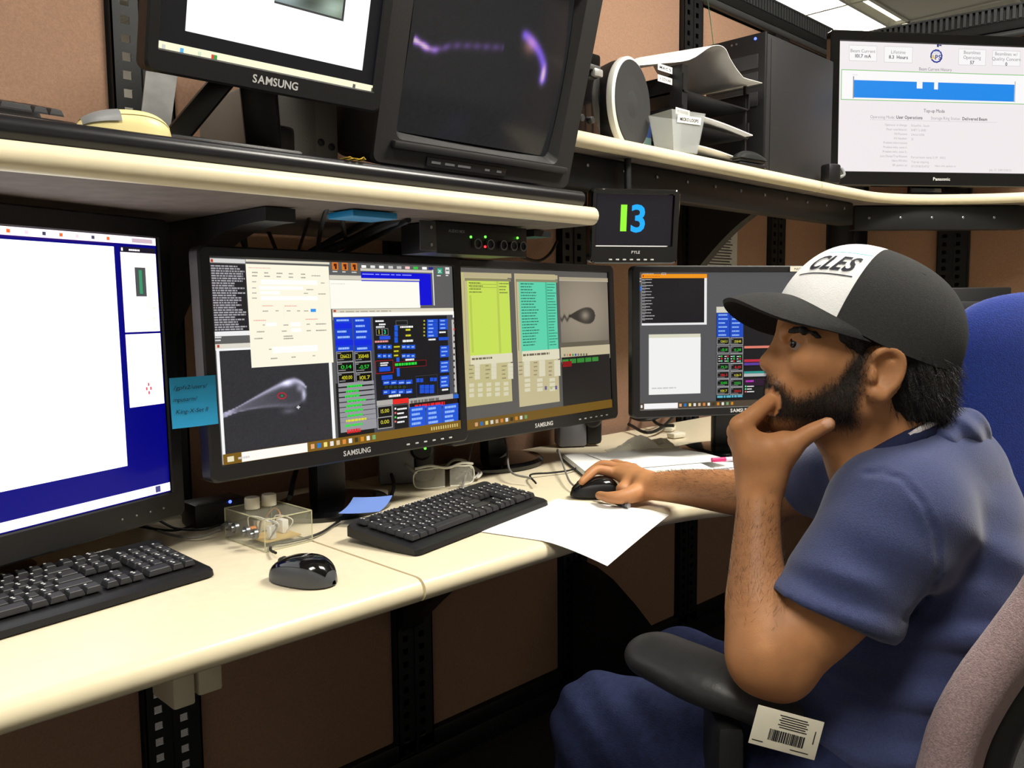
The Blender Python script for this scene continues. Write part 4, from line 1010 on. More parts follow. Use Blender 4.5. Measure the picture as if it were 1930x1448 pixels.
# ---- tray shelf: stereo, round speaker, bins, trays, tower, stapler
S2 = SZ2+.0005
t = thing('stereo_unit', 'black glossy stereo unit beside the round speaker', 'stereo', (1.497, 1.27, S2))
MB().rbox((0, .1, .10), (.135, .20, .20), .006).build('body', GLOSS, t); MB().rbox((.0, -.004, .165), (.11, .012, .012), .003).build('disc_tray', ALU, t)
MB().rbox((.045, -.006, .155), (.03, .014, .018), .004).build('handle', mat('silver_plastic', (196, 196, 194), .3, metal=.5), t)
for i in range(3): MB().lathe([(.008, 0), (.008, .006), (.006, .008)], 16, 0, Matrix.Translation((-.04+i*.035, 0, .05)) @ Matrix.Rotation(PI/2, 4, 'X')).build('knob', BLK2, t)
t = thing('round_speaker', 'round grey speaker with a white rim beside the stereo', 'speaker', (1.678, 1.285, S2), (0, 0, R(13)))
RX = Matrix.Translation((0, 0, .1085)) @ Matrix.Rotation(PI/2, 4, 'X')
MB().lathe([(.085, -.09), (.104, -.02), (.1065, .004)], 48, 0, RX).build('drum', BLK, t)
MB().lathe([(.1065, -.002), (.109, .002), (.109, .013), (.1015, .017)], 48, 0, RX, False).build('rim', mat('white_rim', (226, 226, 222), .3), t)
MB().lathe([(.1015, .0155), (.10, .0185), (.06, .015), (.04, .014), (.036, .0145), (.02, .018), (.001, .019)], 48, 0, RX).build('grille', mat('speaker_cloth', (48, 48, 49), .85, bump=.4, bscale=900), t)
MB().rbox((0, .05, .004), (.09, .08, .008), .003).build('foot', BLK, t)
t = thing('speaker_box', 'black box speaker standing behind the round speaker', 'speaker', (1.655, 1.53, S2))
MB().rbox((0, 0, .13), (.15, .16, .26), .006).build('cabinet', BLK, t); MB().lathe([(.05, 0), (.05, .003), (.03, .001)], 28, 0, Matrix.Translation((0, -.08, .12)) @ Matrix.Rotation(PI/2, 4, 'X')).build('cone', BLK2, t)
def print_label(parent, text, w_, h_, M, mname='label'):
    o = MB().box((0, 0, 0), (w_, .0005, h_)).build(mname, PAPER, parent); o.matrix_local = M
    V, F = text_geo(text, h_*.42, 'c', 1, width=w_*.78); link_mesh('lettering', [(a[0], -.0005, a[1]-h_*.21) for a in V], F, INK, o); return o
t = thing('clear_bin', 'clear plastic bin with a printed label on the tray shelf', 'bin', (1.80, 1.225, S2), (0, 0, R(-14)))
b = MB()
for k, (w0, d0, w1, d1) in enumerate(((.038, .032, .054, .042),)):
    z1 = .095; o8 = [(-w0, -d0, 0), (w0, -d0, 0), (w0, d0, 0), (-w0, d0, 0), (-w1, -d1, z1), (w1, -d1, z1), (w1, d1, z1), (-w1, d1, z1)]
    i8 = [(x*.965, y*.955, max(z, .002)) for x, y, z in o8]
    b.add(o8+i8, [(0, 1, 5, 4), (1, 2, 6, 5), (2, 3, 7, 6), (3, 0, 4, 7), (3, 2, 1, 0), (12, 13, 9, 8), (13, 14, 10, 9), (14, 15, 11, 10), (15, 12, 8, 11), (8, 9, 10, 11), (4, 5, 13, 12), (5, 6, 14, 13), (6, 7, 15, 14), (7, 4, 12, 15)])
b.build('tub', mat('clouded_clear_plastic', (196, 200, 198), .25, alpha=.42), t)
print_label(t, 'MICRO LOOPS', .075, .017, Matrix.Translation((.002, -.0415, .075)) @ Matrix.Rotation(R(8), 4, 'X'))
t = thing('card_box', 'small blue and teal cardboard box behind the clear bin', 'box', (1.82, 1.375, S2))
MB().rbox((0, 0, .05), (.085, .06, .10), .002).build('carton', mat('blue_card', (44, 66, 120), .6), t); MB().box((.01, -.0305, .045), (.06, .001, .035)).build('teal_band', mat('teal_card', (96, 128, 122), .6), t); print_label(t, 'OIL', .02, .012, Matrix.Translation((-.025, -.0312, .085)))
t = thing('paper_tray', 'black three-tier letter tray holding papers on the tray shelf', 'letter tray', (2.03, 1.255, S2))
for i in range(3):
    z = .012+i*.078; s_ = MB(); s_.bx(-.16, .165, 0, .24, z, z+.004); s_.bx(-.16, -.155, 0, .24, z, z+.045); s_.bx(.16, .165, 0, .24, z, z+.045); s_.bx(-.16, .165, .235, .24, z, z+.045); s_.build('tier', BLK, t)
for (x, y) in ((-.15, .02), (-.15, .22), (.155, .22), (.158, .01)): MB().bx(x-.012 if x < 0 else x-.004, x+.012 if x < 0 else x+.004, y-.018 if x < 0 else y-.004, y+.018 if x < 0 else y+.004, 0, .235).build('post', BLK, t)
for (tx, x, z, yy) in (('MAC 5', -.195, .222, .03), ('V COVAR', -.195, .195, .03), ('V COVAR', -.165, .115, -.003)):
    print_label(t, tx, .062, .016, Matrix.Translation((x, yy, z)))
def paper_sheet(name, label, P, th=.0012, group=None, m=PAPER):
    mb = MB(); mb.sheet(P, th); return tag(mb.build(name, m, origin='base', sharp=60), label, 'paper', group)
def tray_paper(z, label, lift, seed):
    g = random.Random(seed); ang = R(g.uniform(-8, 8))
    P = [[(2.03-.125+.27*i/8, 1.262+.20*j/6-(.03 if j == 0 else 0), S2+z+lift*math.sin(PI*.5*(1-i/8))*(.4+.6*(1-j/6))+.002) for j in range(7)] for i in range(9)]
    return paper_sheet('paper_sheet', label, P, .0025)
tray_paper(.017, 'bottom paper bundle sliding out of the black letter tray', .018, 1); tray_paper(.095, 'grey-white paper bundle in the middle tier of the letter tray', .014, 2)
P = []
cr = smooth_path([(1.74, 1.31, 1.755), (1.83, 1.30, 1.775), (1.92, 1.27, 1.795), (1.99, 1.25, 1.838), (2.035, 1.24, 1.842), (2.06, 1.235, 1.815), (2.09, 1.23, 1.79), (2.14, 1.225, 1.765), (2.20, 1.22, 1.748)], 4)
P = [[c_+Vector((0, .24*j/6, .003*j)) for j in range(7)] for c_ in cr]
for r_ in P:
    for c_ in r_: c_.z = max(c_.z, S2+.2385) if c_.x > 1.87 else c_.z
paper_sheet('paper_sheet', 'large white sheet bowed up over the top of the letter tray', P, .0012)
P = [[(1.90+.28*i/6, 1.245+.2*j/4, S2+.226-.012+.004*math.sin(i)) for j in range(5)] for i in range(7)]
t = thing('computer_tower', 'tall black computer tower standing between letter tray and television', 'computer', (2.27, 1.25, S2))
MB().bx(.008, .43, 0, .19, 0, .395, 0, .004).build('case', mat('matte_black_case', (38, 38, 40), .5, bump=.15, bscale=800), t)
fr = MB().bx(-.004, .010, -.002, .192, .002, .397, 0, .004).build('front_panel', BLK, t)
MB().bx(.03, .42, -.0022, 0, .012, .383, 0, .001).build('side_panel', MATS['matte_black_case'], t)
for z in (.32, .27, .215): MB().bx(-.006, -.003, .02, .17, z-.02, z+.02, 0, .002).build('drive_cover', BLK2, fr)
MB().lathe([(.004, 0), (.004, .002)], 12, 0, Matrix.Translation((-.004, .03, .382)) @ Matrix.Rotation(-PI/2, 4, 'Y')).build('power_light', LEDB, fr)
for y in (.09, .105): MB().lathe([(.003, 0), (.003, .002)], 12, 0, Matrix.Translation((-.004, y, .379)) @ Matrix.Rotation(-PI/2, 4, 'Y')).build('audio_socket', ALU, fr)
t = thing('stapler', 'black stapler lying in front of the letter tray', 'stapler', (2.11, 1.205, S2), (0, 0, R(-6)))
MB().rbox((0, 0, .004), (.12, .032, .008), .003).build('base', BLK, t)
q = MB(); q.sheet([[(-.06+.12*i/10, .017*math.cos(PI*j/8), .018+.0225*math.sin(PI*i/10)**.5*math.sin(PI*j/8)) for j in range(9)] for i in range(11)], .002); q.rbox((0, 0, .017), (.115, .03, .014), .004); q.build('arm', mat('stapler_black', (40, 42, 42), .3), t)
t = thing('power_adapter', 'small black power adapter at the foot of the television', 'adapter', (2.60, 1.205, S2), (0, 0, R(-20)))
MB().rbox((0, 0, .03), (.05, .04, .06), .008).build('block', BLK, t); MB().tube(smooth_path([(.025, 0, .02), (.05, -.005, .03), (.055, .01, .05), (.07, .03, .03)], 5), .005).build('lead', GREYP, t)
cable('hanging_string', [aty(1332, -10, 1.60), aty(1338, 30, 1.61), aty(1343, 70, 1.61), aty(1346, 96, 1.61)], .0014, mat('green_string', (70, 120, 90), .7), 'thin green string hanging down the upper fabric panel', 'string')
# ---- rack unit hung below the first shelf
UZ = SZ1-.035
t = thing('audio_control_unit', 'black rack unit with small knobs and lights under the cream shelf', 'control unit', (1.09, 1.165, UZ-.055))
MB().bx(-.11, .11, .0, .10, 0, .0535, 0, .002).build('case', BLK, t)
fp_ = MB().bx(-.112, .114, -.004, 0, -.002, .0535, 0, .001).build('front_plate', BLK, t)
MB().bx(-.150, -.114, -.006, -.003, .002, .053, 0, .001).build('mounting_ear', GSTEEL, t)
for z in (.012, .042): MB().lathe([(.003, 0), (.003, .001)], 10, 0, Matrix.Translation((-.126, -.006, z)) @ Matrix.Rotation(PI/2, 4, 'X')).build('screw', ALU, t)
for i, x in enumerate((-.02, .012, .046, .073, .098)):
    MB().lathe([(.0085, 0), (.0085, .006), (.006, .007), (.0055, .004), (.001, .004)], 20, 0, Matrix.Translation((x, -.004, .018)) @ Matrix.Rotation(PI/2, 4, 'X')).build('knob', BLK2, fp_)
    q = MB(); n_ = 24
    vs = [(x+r_*math.cos(2*PI*k/n_), -.0112, .018+r_*math.sin(2*PI*k/n_)) for r_ in (.0078, .0092) for k in range(n_)]
    q.add(vs, [(k, (k+1) % n_, n_+(k+1) % n_, n_+k) for k in range(n_)]); q.build('knob_ring', GREYP, fp_)
for (x, z, m_) in ((-.032, .030, LEDG), (.004, .032, LEDG), (.003, .014, LEDR), (.088, .034, LEDG)):
    MB().lathe([(.0022, 0), (.0022, .0015), (.001, .0025)], 10, 0, Matrix.Translation((x, -.004, z)) @ Matrix.Rotation(PI/2, 4, 'X')).build('indicator_light', m_, fp_)
V, F = text_geo('AUDIO MIX', .005, 'l', 1); link_mesh('lettering', [(a[0]-.085, -.0043, a[1]+.036) for a in V], F, GREYP, fp_)
tag(MB().rbox((aty(697, 384, 1.12).x, 1.14, UZ-.006), (.085, .07, .010), .002).build('blue_folder', mat('blue_card_folder', (30, 140, 200), .5), origin='base'), 'bright blue folder tucked under the cream shelf', 'folder')

# ================================================================== things on the worktops
keyboard('black keyboard in front of the wide blue-desktop monitor', (.552-.22*math.cos(R(8.4)), 1.172-.22*math.sin(R(8.4))-.006, DZ+.0005), R(8.4), .445, .155)
a_ = atz(790, 1043, DZ+.006); b_ = atz(1035, 948, DZ+.006); mid = (a_+b_)/2; yw = math.atan2(b_.y-a_.y, b_.x-a_.x)
keyboard('black keyboard in front of the instrument control monitor', (mid.x, mid.y, DZ+.0005), yw, min(.445, (b_-a_).length+.006), .155)
SIDE = mat('dark_grey_mouse_plastic', (70, 72, 76), .4)
mouse('black and grey mouse beside the clear knob box', (*(atz(570, 1085, DZ+.01).xy), DZ+.0005), R(22), (.060, .108, .037), GLOSS, SIDE)
M_hand = mouse('black mouse held under the right hand of the man', (*(atz(1122, 925, DZ+.012).xy), DZ+.0014), R(52), (.058, .104, .036), GLOSS, BLK, False)
# clear knob box
F_, R_, L_ = atz(500, 1042, DZ), atz(587, 1021, DZ), atz(414, 1019, DZ)
e1 = (R_-F_); e2 = (L_-F_); w_, d_ = .088, .125; yw = math.atan2(e1.y, e1.x)
t = thing('knob_control_box', 'clear acrylic box of wiring with two cream knobs', 'control box', (F_.x, F_.y, DZ+.0005), (0, 0, yw))
H_ = .050
for nm, bx_ in (('wall_panel', (0, w_, 0, .002, .002, H_)), ('wall_panel', (0, w_, d_-.002, d_, .002, H_)), ('wall_panel', (0, .002, .002, d_-.002, .002, H_)), ('wall_panel', (w_-.002, w_, .002, d_-.002, .002, H_)), ('lid_panel', (0, w_, 0, d_, H_, H_+.002)), ('floor_panel', (0, w_, 0, d_, 0, .002))):
    MB().bx(*bx_, 0, .0006, 1).build(nm, CLEAR, t)
for (a, b) in [((0, 0), (0, 0)), ((w_, 0), (w_, 0)), ((0, d_), (0, d_)), ((w_, d_), (w_, d_))]: MB().cyl((a[0], a[1], 0), (b[0], b[1], H_+.002), .0011, n=6).build('edge_strip', CLEDGE, t)
for z_ in (0, H_+.001):
    for (a, b) in (((0, 0), (w_, 0)), ((w_, 0), (w_, d_)), ((w_, d_), (0, d_)), ((0, d_), (0, 0))): MB().cyl((a[0], a[1], z_+.001), (b[0], b[1], z_+.001), .0011, n=6).build('edge_strip', CLEDGE, t)
MB().bx(.014, .08, .02, .08, .008, .010).build('circuit_board', mat('tan_circuit_board', (196, 166, 104), .5), t)
for (x, y, sx, sy, h_, m_) in ((.03, .03, .012, .010, .022, WHITE), (.066, .055, .012, .02, .022, WHITE), (.05, .09, .03, .012, .018, BEIGE), (.02, .07, .012, .012, .015, mat('orange_cap', (222, 140, 70), .5))): MB().rbox((x, y, .0105+h_/2), (sx, sy, h_), .001).build('component', m_, t)
g_ = random.Random(4)
for i in range(7):
    x, y = g_.uniform(.015, .07), g_.uniform(.02, .1)
    MB().tube(smooth_path([(x, y, .012), (x+.01, y-.008, .035), (x+g_.uniform(-.02, .02), y+.015, .042), (x-.008, y+.02, .02)], 5), .0011, 6).build('wire', [WCABLE, ALU, MATS['orange_cap']][i % 3], t)
for (y, z) in ((.025, .026), (.05, .026), (.085, .026), (.108, .026)):
    MB().lathe([(.0085, 0), (.0085, .006), (.005, .006), (.005, .012)], 18, 0, Matrix.Translation((-.0005, y, z)) @ Matrix.Rotation(-PI/2, 4, 'Y')).build('socket', ALU, t)
for (x, y) in ((.03, .088), (.062, .088)):
    MB().lathe([(.0125, 0), (.0125, .016), (.0115, .019), (.0001, .0195)], 26, 0, Matrix.Translation((x, y, H_+.0025))).build('knob', mat('cream_knob', (214, 208, 190), .4), t)
# loose sheet hanging over the worktop edge
T_ = Vector((1.045, .835)); R2 = Vector((1.300, .903)); e1 = (R2-T_).normalized(); e2 = Vector((-e1.y, e1.x))
def desk_sheet(name, label, org, e1, e2, L1, L2, z, droop=0.0, wave=.0, m=PAPER, th=.0005, n=12, cat='paper', group=None):
    P = []
    for i in range(n+1):
        row = []
        for j in range(n+1):
            q = org+e1*(L1*i/n)+e2*(L2*j/n); over = max(0, YF+.012-q.y)
            row.append((q.x, q.y, z-droop*over**1.4+wave*math.sin(i*.9+j*.5)*math.sin(PI*i/n)*math.sin(PI*j/n)))
        P.append(row)
    mb = MB(); mb.sheet(P, -th); return tag(mb.build(name, m, origin='base', sharp=60), label, cat, group)
desk_sheet('paper_sheet', 'white sheet hanging over the worktop edge beside the mouse hand', T_, e1, e2, .285, .235, DZ+.0012, .55)
# notebook and loose sheets under the forearm
A_ = Vector((1.60, 1.425)); B_ = Vector((1.452, 1.222)); ee2 = (A_-B_).normalized(); ee1 = Vector((ee2.y, -ee2.x))
t = thing('paper_pad', 'thick white writing pad lying behind the mouse hand', 'paper pad', (B_.x, B_.y, DZ+.0005), (0, 0, math.atan2(ee1.y, ee1.x)))
MB().bx(0, .30, 0, .255, 0, .004, 0, .001).build('backing', BLK2, t)
for i in range(4): MB().bx(.001+.001*i, .298-.001*i, .001, .253, .0042+i*.0024, .0064+i*.0024).build('leaf_block', PAPER, t)
desk_sheet('paper_sheet', 'top loose sheet lying on the writing pad', B_+ee1*.10+ee2*.02, Matrix.Rotation(R(12), 2) @ ee1, Matrix.Rotation(R(12), 2) @ ee2, .28, .216, DZ+.0158, 0, .003)
desk_sheet('paper_sheet', 'white sheet lying between the writing pad and corner monitor base', Vector((1.66, 1.0)), Vector((.94, -.34)), Vector((.34, .94)), .279, .20, DZ-.001, 0, .002)
desk_sheet('paper_sheet', 'cream sheet on the corner worktop behind the sleeve of the man', Vector((1.98, .83)), Vector((.9, -.43)), Vector((.43, .9)), .279, .30, DZ-.001, 0, .002, m=PAPER2)
tag(MB().rbox((2.24, 1.02, DZ+.008), (.16, .09, .012), .002, 0, Euler((0, 0, R(-30))).to_matrix()).build('teal_box', mat('teal_plastic', (70, 178, 170), .5), origin='base'), 'flat teal box on the cream sheet by the corner worktop', 'box')
pk = Vector((1.735, 1.075, DZ+.0235)); pd = Vector((.87, -.5, 0)).normalized()
t = thing('marker_pen', 'white marker pen with pink cap on the loose sheets', 'pen', pk, (0, 0, math.atan2(pd.y, pd.x)))
MB().cyl((0, 0, 0), (.035, 0, 0), .0055, n=16).build('cap', mat('pink_plastic', (206, 40, 110), .4), t); MB().cyl((.035, 0, 0), (.13, 0, 0), .0052, n=16).build('barrel', mat('pale_lilac_plastic', (214, 200, 222), .4), t)
a_ = atz(1128, 936, DZ+.008); b_ = atz(1166, 948, DZ+.008)
t = thing('ball_pen', 'black and silver pen lying beside the held mouse', 'pen', (a_.x-.01, a_.y-.038, DZ+.0085), (0, 0, math.atan2((b_-a_).y, (b_-a_).x)))
MB().lathe([(.001, 0), (.005, .012), (.006, .03), (.006, .085), (.0055, .10)], 16, 0, Matrix.Translation((-.05, 0, 0)) @ Matrix.Rotation(PI/2, 4, 'Y')).build('barrel', GLOSS, t); MB().cyl((.05, 0, 0), (.058, 0, 0), .0045, n=14).build('end_cap', ALU, t); MB().rbox((.02, 0, .0068), (.05, .003, .002), .0008).build('clip', ALU, t)
# crumpled napkin
nv = atz(1228, 850, DZ); g_ = random.Random(12)
P = []
for i in range(13):
    row = []
    for j in range(9):
        x = -.085+.17*i/12; y = -.05+.10*j/8
        z = (.034*abs(math.sin(i*.62+j*.25))**.7+.010)*math.exp(-((x-.015)/.075)**4)*math.sin(PI*(j+.6)/9.2)**.6+.004*g_.random()+.002
        row.append((nv.x-.05+x*.75+y*.4, nv.y-x*.65+y*.6, DZ+z))
    P.append(row)
mb = MB(); mb.sheet(P, .0015); tag(mb.build('napkin', PAPER2, origin='base', sharp=40), 'crumpled cream napkin lying beside the corner monitor base', 'napkin')
# sticky notes
t = thing('sticky_note', 'blue sticky note with handwriting stuck to the control monitor bezel', 'sticky note', atd(365, 803, 1.312), (0, 0, R(2.6)))
BN = mat('blue_note_paper', (40, 165, 225), .7)
mb = MB(); mb.sheet([[(-.037+.074*i/6, -.004-.002*math.sin(PI*i/6)-.003*(1-j/4)**2, .076*j/4) for j in range(5)] for i in range(7)], -.0003); mb.build('sheet', BN, t)
for i, (tx, x, z, wd) in enumerate((('/gpfs2/users/', -.033, .058, .052), ('mpusarm/', -.034, .040, .036), ('King-X-Set II', -.031, .022, .05))):
    V, F = text_geo(tx, .0062, 'l', 0, .25, width=wd); link_mesh('handwriting', [(a[0]+x, -.0068-.002*math.sin(PI*(a[0]+x+.037)/.074)-.002*(1-(z)/.076)**2, a[1]+z) for a in V], F, INK, t)
c0 = atz(690, 962, DZ+.022); M_ = Matrix.Rotation(R(35), 3, 'Z')
mb = MB(); mb.sheet([[Vector((c0.x, c0.y, DZ+.024)) + M_ @ Vector((-.038+.076*i/6, -.038+.076*j/4, .012*(i/6)**3+.006*(1-j/4)**2)) for j in range(5)] for i in range(7)], -.0003)
tag(mb.build('sticky_note', mat('periwinkle_note_paper', (118, 150, 226), .7), origin='base'), 'pale blue sticky note lying behind the second keyboard', 'sticky note')
# goggles
t = thing('safety_glasses', 'clear plastic safety glasses resting behind the second keyboard', 'glasses', (*atz(838, 918, DZ).xy, DZ+.001), (0, 0, R(-20)))
GL = mat('clear_lens', (240, 240, 230), .05, alpha=.13)
GF = mat('clear_frame', (236, 236, 224), .1, alpha=.65)
for s_ in (-1, 1):
    mb = MB(); mb.sheet([[(s_*(.006+.06*i/8), -.018*(1-(i/8)**2)*1.0+.0, .004+.042*j/5*(1-.25*(i/8)**2)) for j in range(6)] for i in range(9)], .002); mb.build('lens', GL, t)
    MB().tube(smooth_path([(s_*.064, .0, .036), (s_*.068, .05, .042), (s_*.06, .10, .036), (s_*.05, .13, .014)], 5), .0032, 8).build('temple', GF, t)
    MB().tube(smooth_path([(s_*.006, -.018, .004), (s_*.036, -.013, .002), (s_*.066, 0, .006), (s_*.066, 0, .036), (s_*.036, -.013, .044), (s_*.006, -.018, .046)], 4), .0016, 6).build('rim', GF, t)
MB().tube(smooth_path([(-.066, 0, .044), (-.035, -.012, .05), (0, -.02, .044), (.035, -.012, .05), (.066, 0, .044)], 5), .0028, 8).build('brow_bar', GF, t)
# desktop speakers with round black pods
for (px, py, lab, led) in ((772, 925, 'grey desktop speaker with green light behind the control monitor', LEDG), (1108, 850, 'grey desktop speaker with yellow light below the file-list monitor', emat('yellow_led', (200, 255, 40), 3.0))):
    c0 = atz(px, py, DZ); t = thing('desktop_speaker', lab, 'speaker', (c0.x+.02, c0.y+.07, DZ+.0005), (0, 0, R(-35)))
    MB().rbox((0, .03, .075), (.078, .07, .15), .008).build('cabinet', mat('mid_grey_plastic', (112, 112, 118), .5), t)
    MB().rbox((.062, .03, .058), (.046, .06, .11), .012).build('pod', BLK, t)
    MB().lathe([(.026, 0), (.026, .008), (.02, .014), (.001, .015)], 28, 0, Matrix.Translation((.055, .0, .078)) @ Matrix.Rotation(PI/2, 4, 'X')).build('dial', BLK, t)
    MB().lathe([(.0028, 0), (.0028, .001), (.001, .002)], 12, 0, Matrix.Translation((.062, -.0155, .08)) @ Matrix.Rotation(PI/2, 4, 'X')).build('power_light', led, t)
# blue indicator on a small hub in the dark behind the knob box
c0 = atz(432, 945, DZ); t = thing('usb_hub', 'small black hub with a blue light behind the knob box', 'hub', (.70, 1.47, DZ+.0005))
MB().rbox((0, 0, .022), (.10, .06, .044), .006).build('case', BLK, t)
d0 = ray(433, 922); hp = CAM+d0*(1.438/d0.y)
MB().lathe([(.003, 0), (.003, .001), (.001, .002)], 12, 0, Matrix.Translation((hp.x-.70, -.031, min(.04, hp.z-DZ))) @ Matrix.Rotation(PI/2, 4, 'X')).build('power_light', LEDB, t)
# ---- cables
Z0 = DZ+.003
def deskpts(L, z=Z0): return [Vector((*atz(x, y, z).xy, z+dz)) for x, y, dz in L]
cable('keyboard_cable', deskpts([(1000, 912, .012), (962, 905, .02), (955, 880, .05), (940, 855, .085), (915, 848, .09), (895, 868, .065), (880, 905, .02), (870, 925, .003)]), .0024, GCABLE, 'grey cable looping up behind the second keyboard')
cable('white_cable', deskpts([(860, 905, .003), (885, 890, .004), (915, 885, .006), (945, 878, .018), (955, 868, .02), (940, 858, .012), (900, 870, .004)]), .0035, WCABLE, 'thick white cable coiled beside the safety glasses')
for i, off in enumerate((0, 5)): cable('white_cable', deskpts([(880+off, 880, .004), (890+off, 892, .012), (902+off, 900, .01), (893+off, 904, .004), (884+off, 892, .004)]), .003, WCABLE, 'small loop of the coiled white cable bundle', group='coiled white cable loops')
cable('keyboard_cable', deskpts([(1010, 918, .008), (1000, 900, .006), (1040, 893, .002), (1075, 888, .002), (1100, 880, .004)]), .0022, CABLE, 'black cable running from second keyboard to the paper pad')
cable('mouse_cable', deskpts([(1085, 926, .008), (1072, 915, .012), (1060, 890, .022), (1052, 872, .03), (1050, 866, .02)]), .0022, GCABLE, 'grey cable rising from the held mouse')
cable('mouse_cable', deskpts([(520, 1052, .008), (510, 1040, .003), (515, 1028, .003), (540, 1026, .003), (600, 1010, .003), (640, 985, .003)]), .0022, CABLE, 'thin black cable of the mouse beside the knob box')
for i, L in enumerate(([(415, 1000, .01), (380, 1005, .006), (330, 1000, .004), (290, 985, .006), (250, 1000, .01)], [(415, 1010, .01), (370, 1018, .004), (320, 1012, .004), (270, 1000, .01)], [(440, 960, .02), (400, 980, .006), (350, 1000, .004), (310, 1006, .006), (240, 1010, .02)], [(412, 990, .012), (390, 985, .006), (350, 975, .004), (300, 970, .006)])):
    cable('signal_cable', deskpts(L), .0022, CABLE if i != 1 else GCABLE, ['black cable snaking from knob box to blue-desktop monitor', 'grey cable lying between knob box and first keyboard', 'thick tangle cable behind the knob box', 'short black cable at the knob box sockets'][i])
cable('power_cable', [atz(738, 934, Z0), atz(742, 918, Z0)+Vector((0, 0, .012)), atz(722, 895, Z0)+Vector((0, 0, .05)), atz(690, 870, Z0)+Vector((0, 0, .09))], .004, CABLE, 'black power cable drooping beside the control monitor base')
cable('power_cable', [aty(560, 880, 1.45), aty(552, 910, 1.42), aty(545, 940, 1.38), atz(530, 955, Z0)], .005, CABLE, 'black power lead hanging behind the control monitor')
yb = 1.60
for i, L in enumerate(([(357, 410), (395, 440), (432, 465)], [(417, 395), (420, 425), (436, 470)], [(430, 388), (446, 430), (465, 475)], [(441, 386), (456, 425), (463, 475)], [(470, 385), (500, 425), (522, 475)], [(585, 370), (582, 410), (562, 475)], [(640, 378), (648, 430), (655, 475)], [(622, 375), (605, 430), (598, 475)])):
    cable('hanging_cable', [aty(x, y, yy) for (x, y), yy in zip(L, (1.10, 1.28, 1.46) if i > 4 else (1.56, 1.56, 1.56))], [.004, .005, .004, .006, .004, .003, .004, .004][i], CABLE, 'black cable hanging down the partition behind the control monitor', group='black cables hanging behind the control monitor')
for i, L in enumerate(([(585, 475), (640, 445), (700, 415), (760, 395)], [(600, 478), (660, 455), (720, 425), (790, 400)], [(640, 480), (690, 455), (740, 430), (770, 415)])):
    cable('cable_bundle', [aty(x, y, 1.44-.09*k_) for k_, (x, y) in enumerate(L)], [.006, .009, .005][i], CABLE, 'thick black cable slanting up to the rack unit', group='thick cables slanting to the rack unit')
cable('hanging_cable', [aty(835, 445, 1.3), aty(838, 470, 1.4), aty(826, 490, 1.5)], .004, CABLE, 'black cable dropping from the left of the rack unit')
cable('hanging_cable', [aty(945, 452, 1.3), aty(965, 475, 1.4), aty(1010, 492, 1.5), aty(1035, 480, 1.55), aty(1050, 455, 1.58)], .004, CABLE, 'black cable sagging from the right of the rack unit')
cable('hanging_cable', [aty(-5, 362, 1.5), aty(100, 366, 1.5), aty(190, 355, 1.5), aty(235, 330, 1.5)], .003, WCABLE, 'thin pale cable sagging under the shelf end')
cable('hanging_cable', [aty(170, 350, 1.45), aty(195, 370, 1.45), aty(213, 405, 1.5)], .004, CABLE, 'black cable dropping behind the blue-desktop monitor')
cable('hanging_cable', [aty(222, 340, 1.45), aty(217, 375, 1.48), aty(214, 405, 1.5)], .004, CABLE, 'second black cable dropping behind the blue-desktop monitor')
for i, L in enumerate(([(1180, 800, .03), (1210, 810, .03), (1250, 805, .04), (1280, 780, .08)], [(1195, 790, .05), (1215, 800, .045), (1240, 812, .02), (1270, 815, .02)], [(1185, 812, .02), (1220, 822, .01), (1255, 812, .02), (1290, 790, .06)])):
    cable('signal_cable', deskpts(L), .005, CABLE, ['black cable tangled under the corner monitor by the napkin', 'black cable behind the napkin', 'thick black cable rising to the corner monitor'][i])
# small white cards under the corner monitor
for (px, py, lab, an) in ((1262, 800, 'small white card lying among the cables under the corner monitor', 20), (1275, 812, 'white plug block under the corner monitor', -10)):
    c0 = atz(px, py, DZ+.02); tag(MB().rbox((c0.x, c0.y, DZ+.0075), (.05, .03, .014), .003, 0, Euler((0, 0, R(an))).to_matrix()).build('plug_block', PAPER2, origin='base'), lab, 'plug')
# notice pinned to the partition below the tray shelf
c0 = aty(1335, 492, YW-.03); c1 = aty(1402, 430, YW-.03)
t = thing('pinned_notice', 'printed white notice pinned to the partition below the tray shelf', 'notice', ((c0.x+c1.x)/2, YW-.004, c0.z-.04))
w_ = abs(c1.x-c0.x); h_ = c1.z-c0.z+.03
MB().box((0, 0, h_/2), (w_, .001, h_)).build('sheet', mat('grey_white_paper', (190, 188, 184), .8), t)
q = MB()
for i in range(12): q.box((-.0, -.0012, h_*.80-i*h_*.065), (w_*.8*(.7+.3*random.random()), .0004, h_*.022))
q.box((-w_*.2, -.0012, h_*.9), (w_*.3, .0004, h_*.03)); q.build('print_lines', INK, t)['kind'] = 'stuff'
# guessed tower, added where a dark shape sits behind the blue chair

t = thing('computer_tower', 'guessed black computer tower added on the corner worktop behind the blue chair', 'computer', (2.85, .84, DZ-.0015), (0, 0, R(-45)))
MB().bx(-.09, .09, .01, .40, 0, .43, 0, .004).build('case', MATS['matte_black_case'], t)
fp2 = MB().bx(-.092, .092, 0, .012, .002, .432, 0, .004).build('front_panel', BLK, t)
for z in (.37, .31): MB().bx(-.075, .075, -.003, .001, z-.02, z+.02, 0, .002).build('drive_cover', BLK2, fp2)

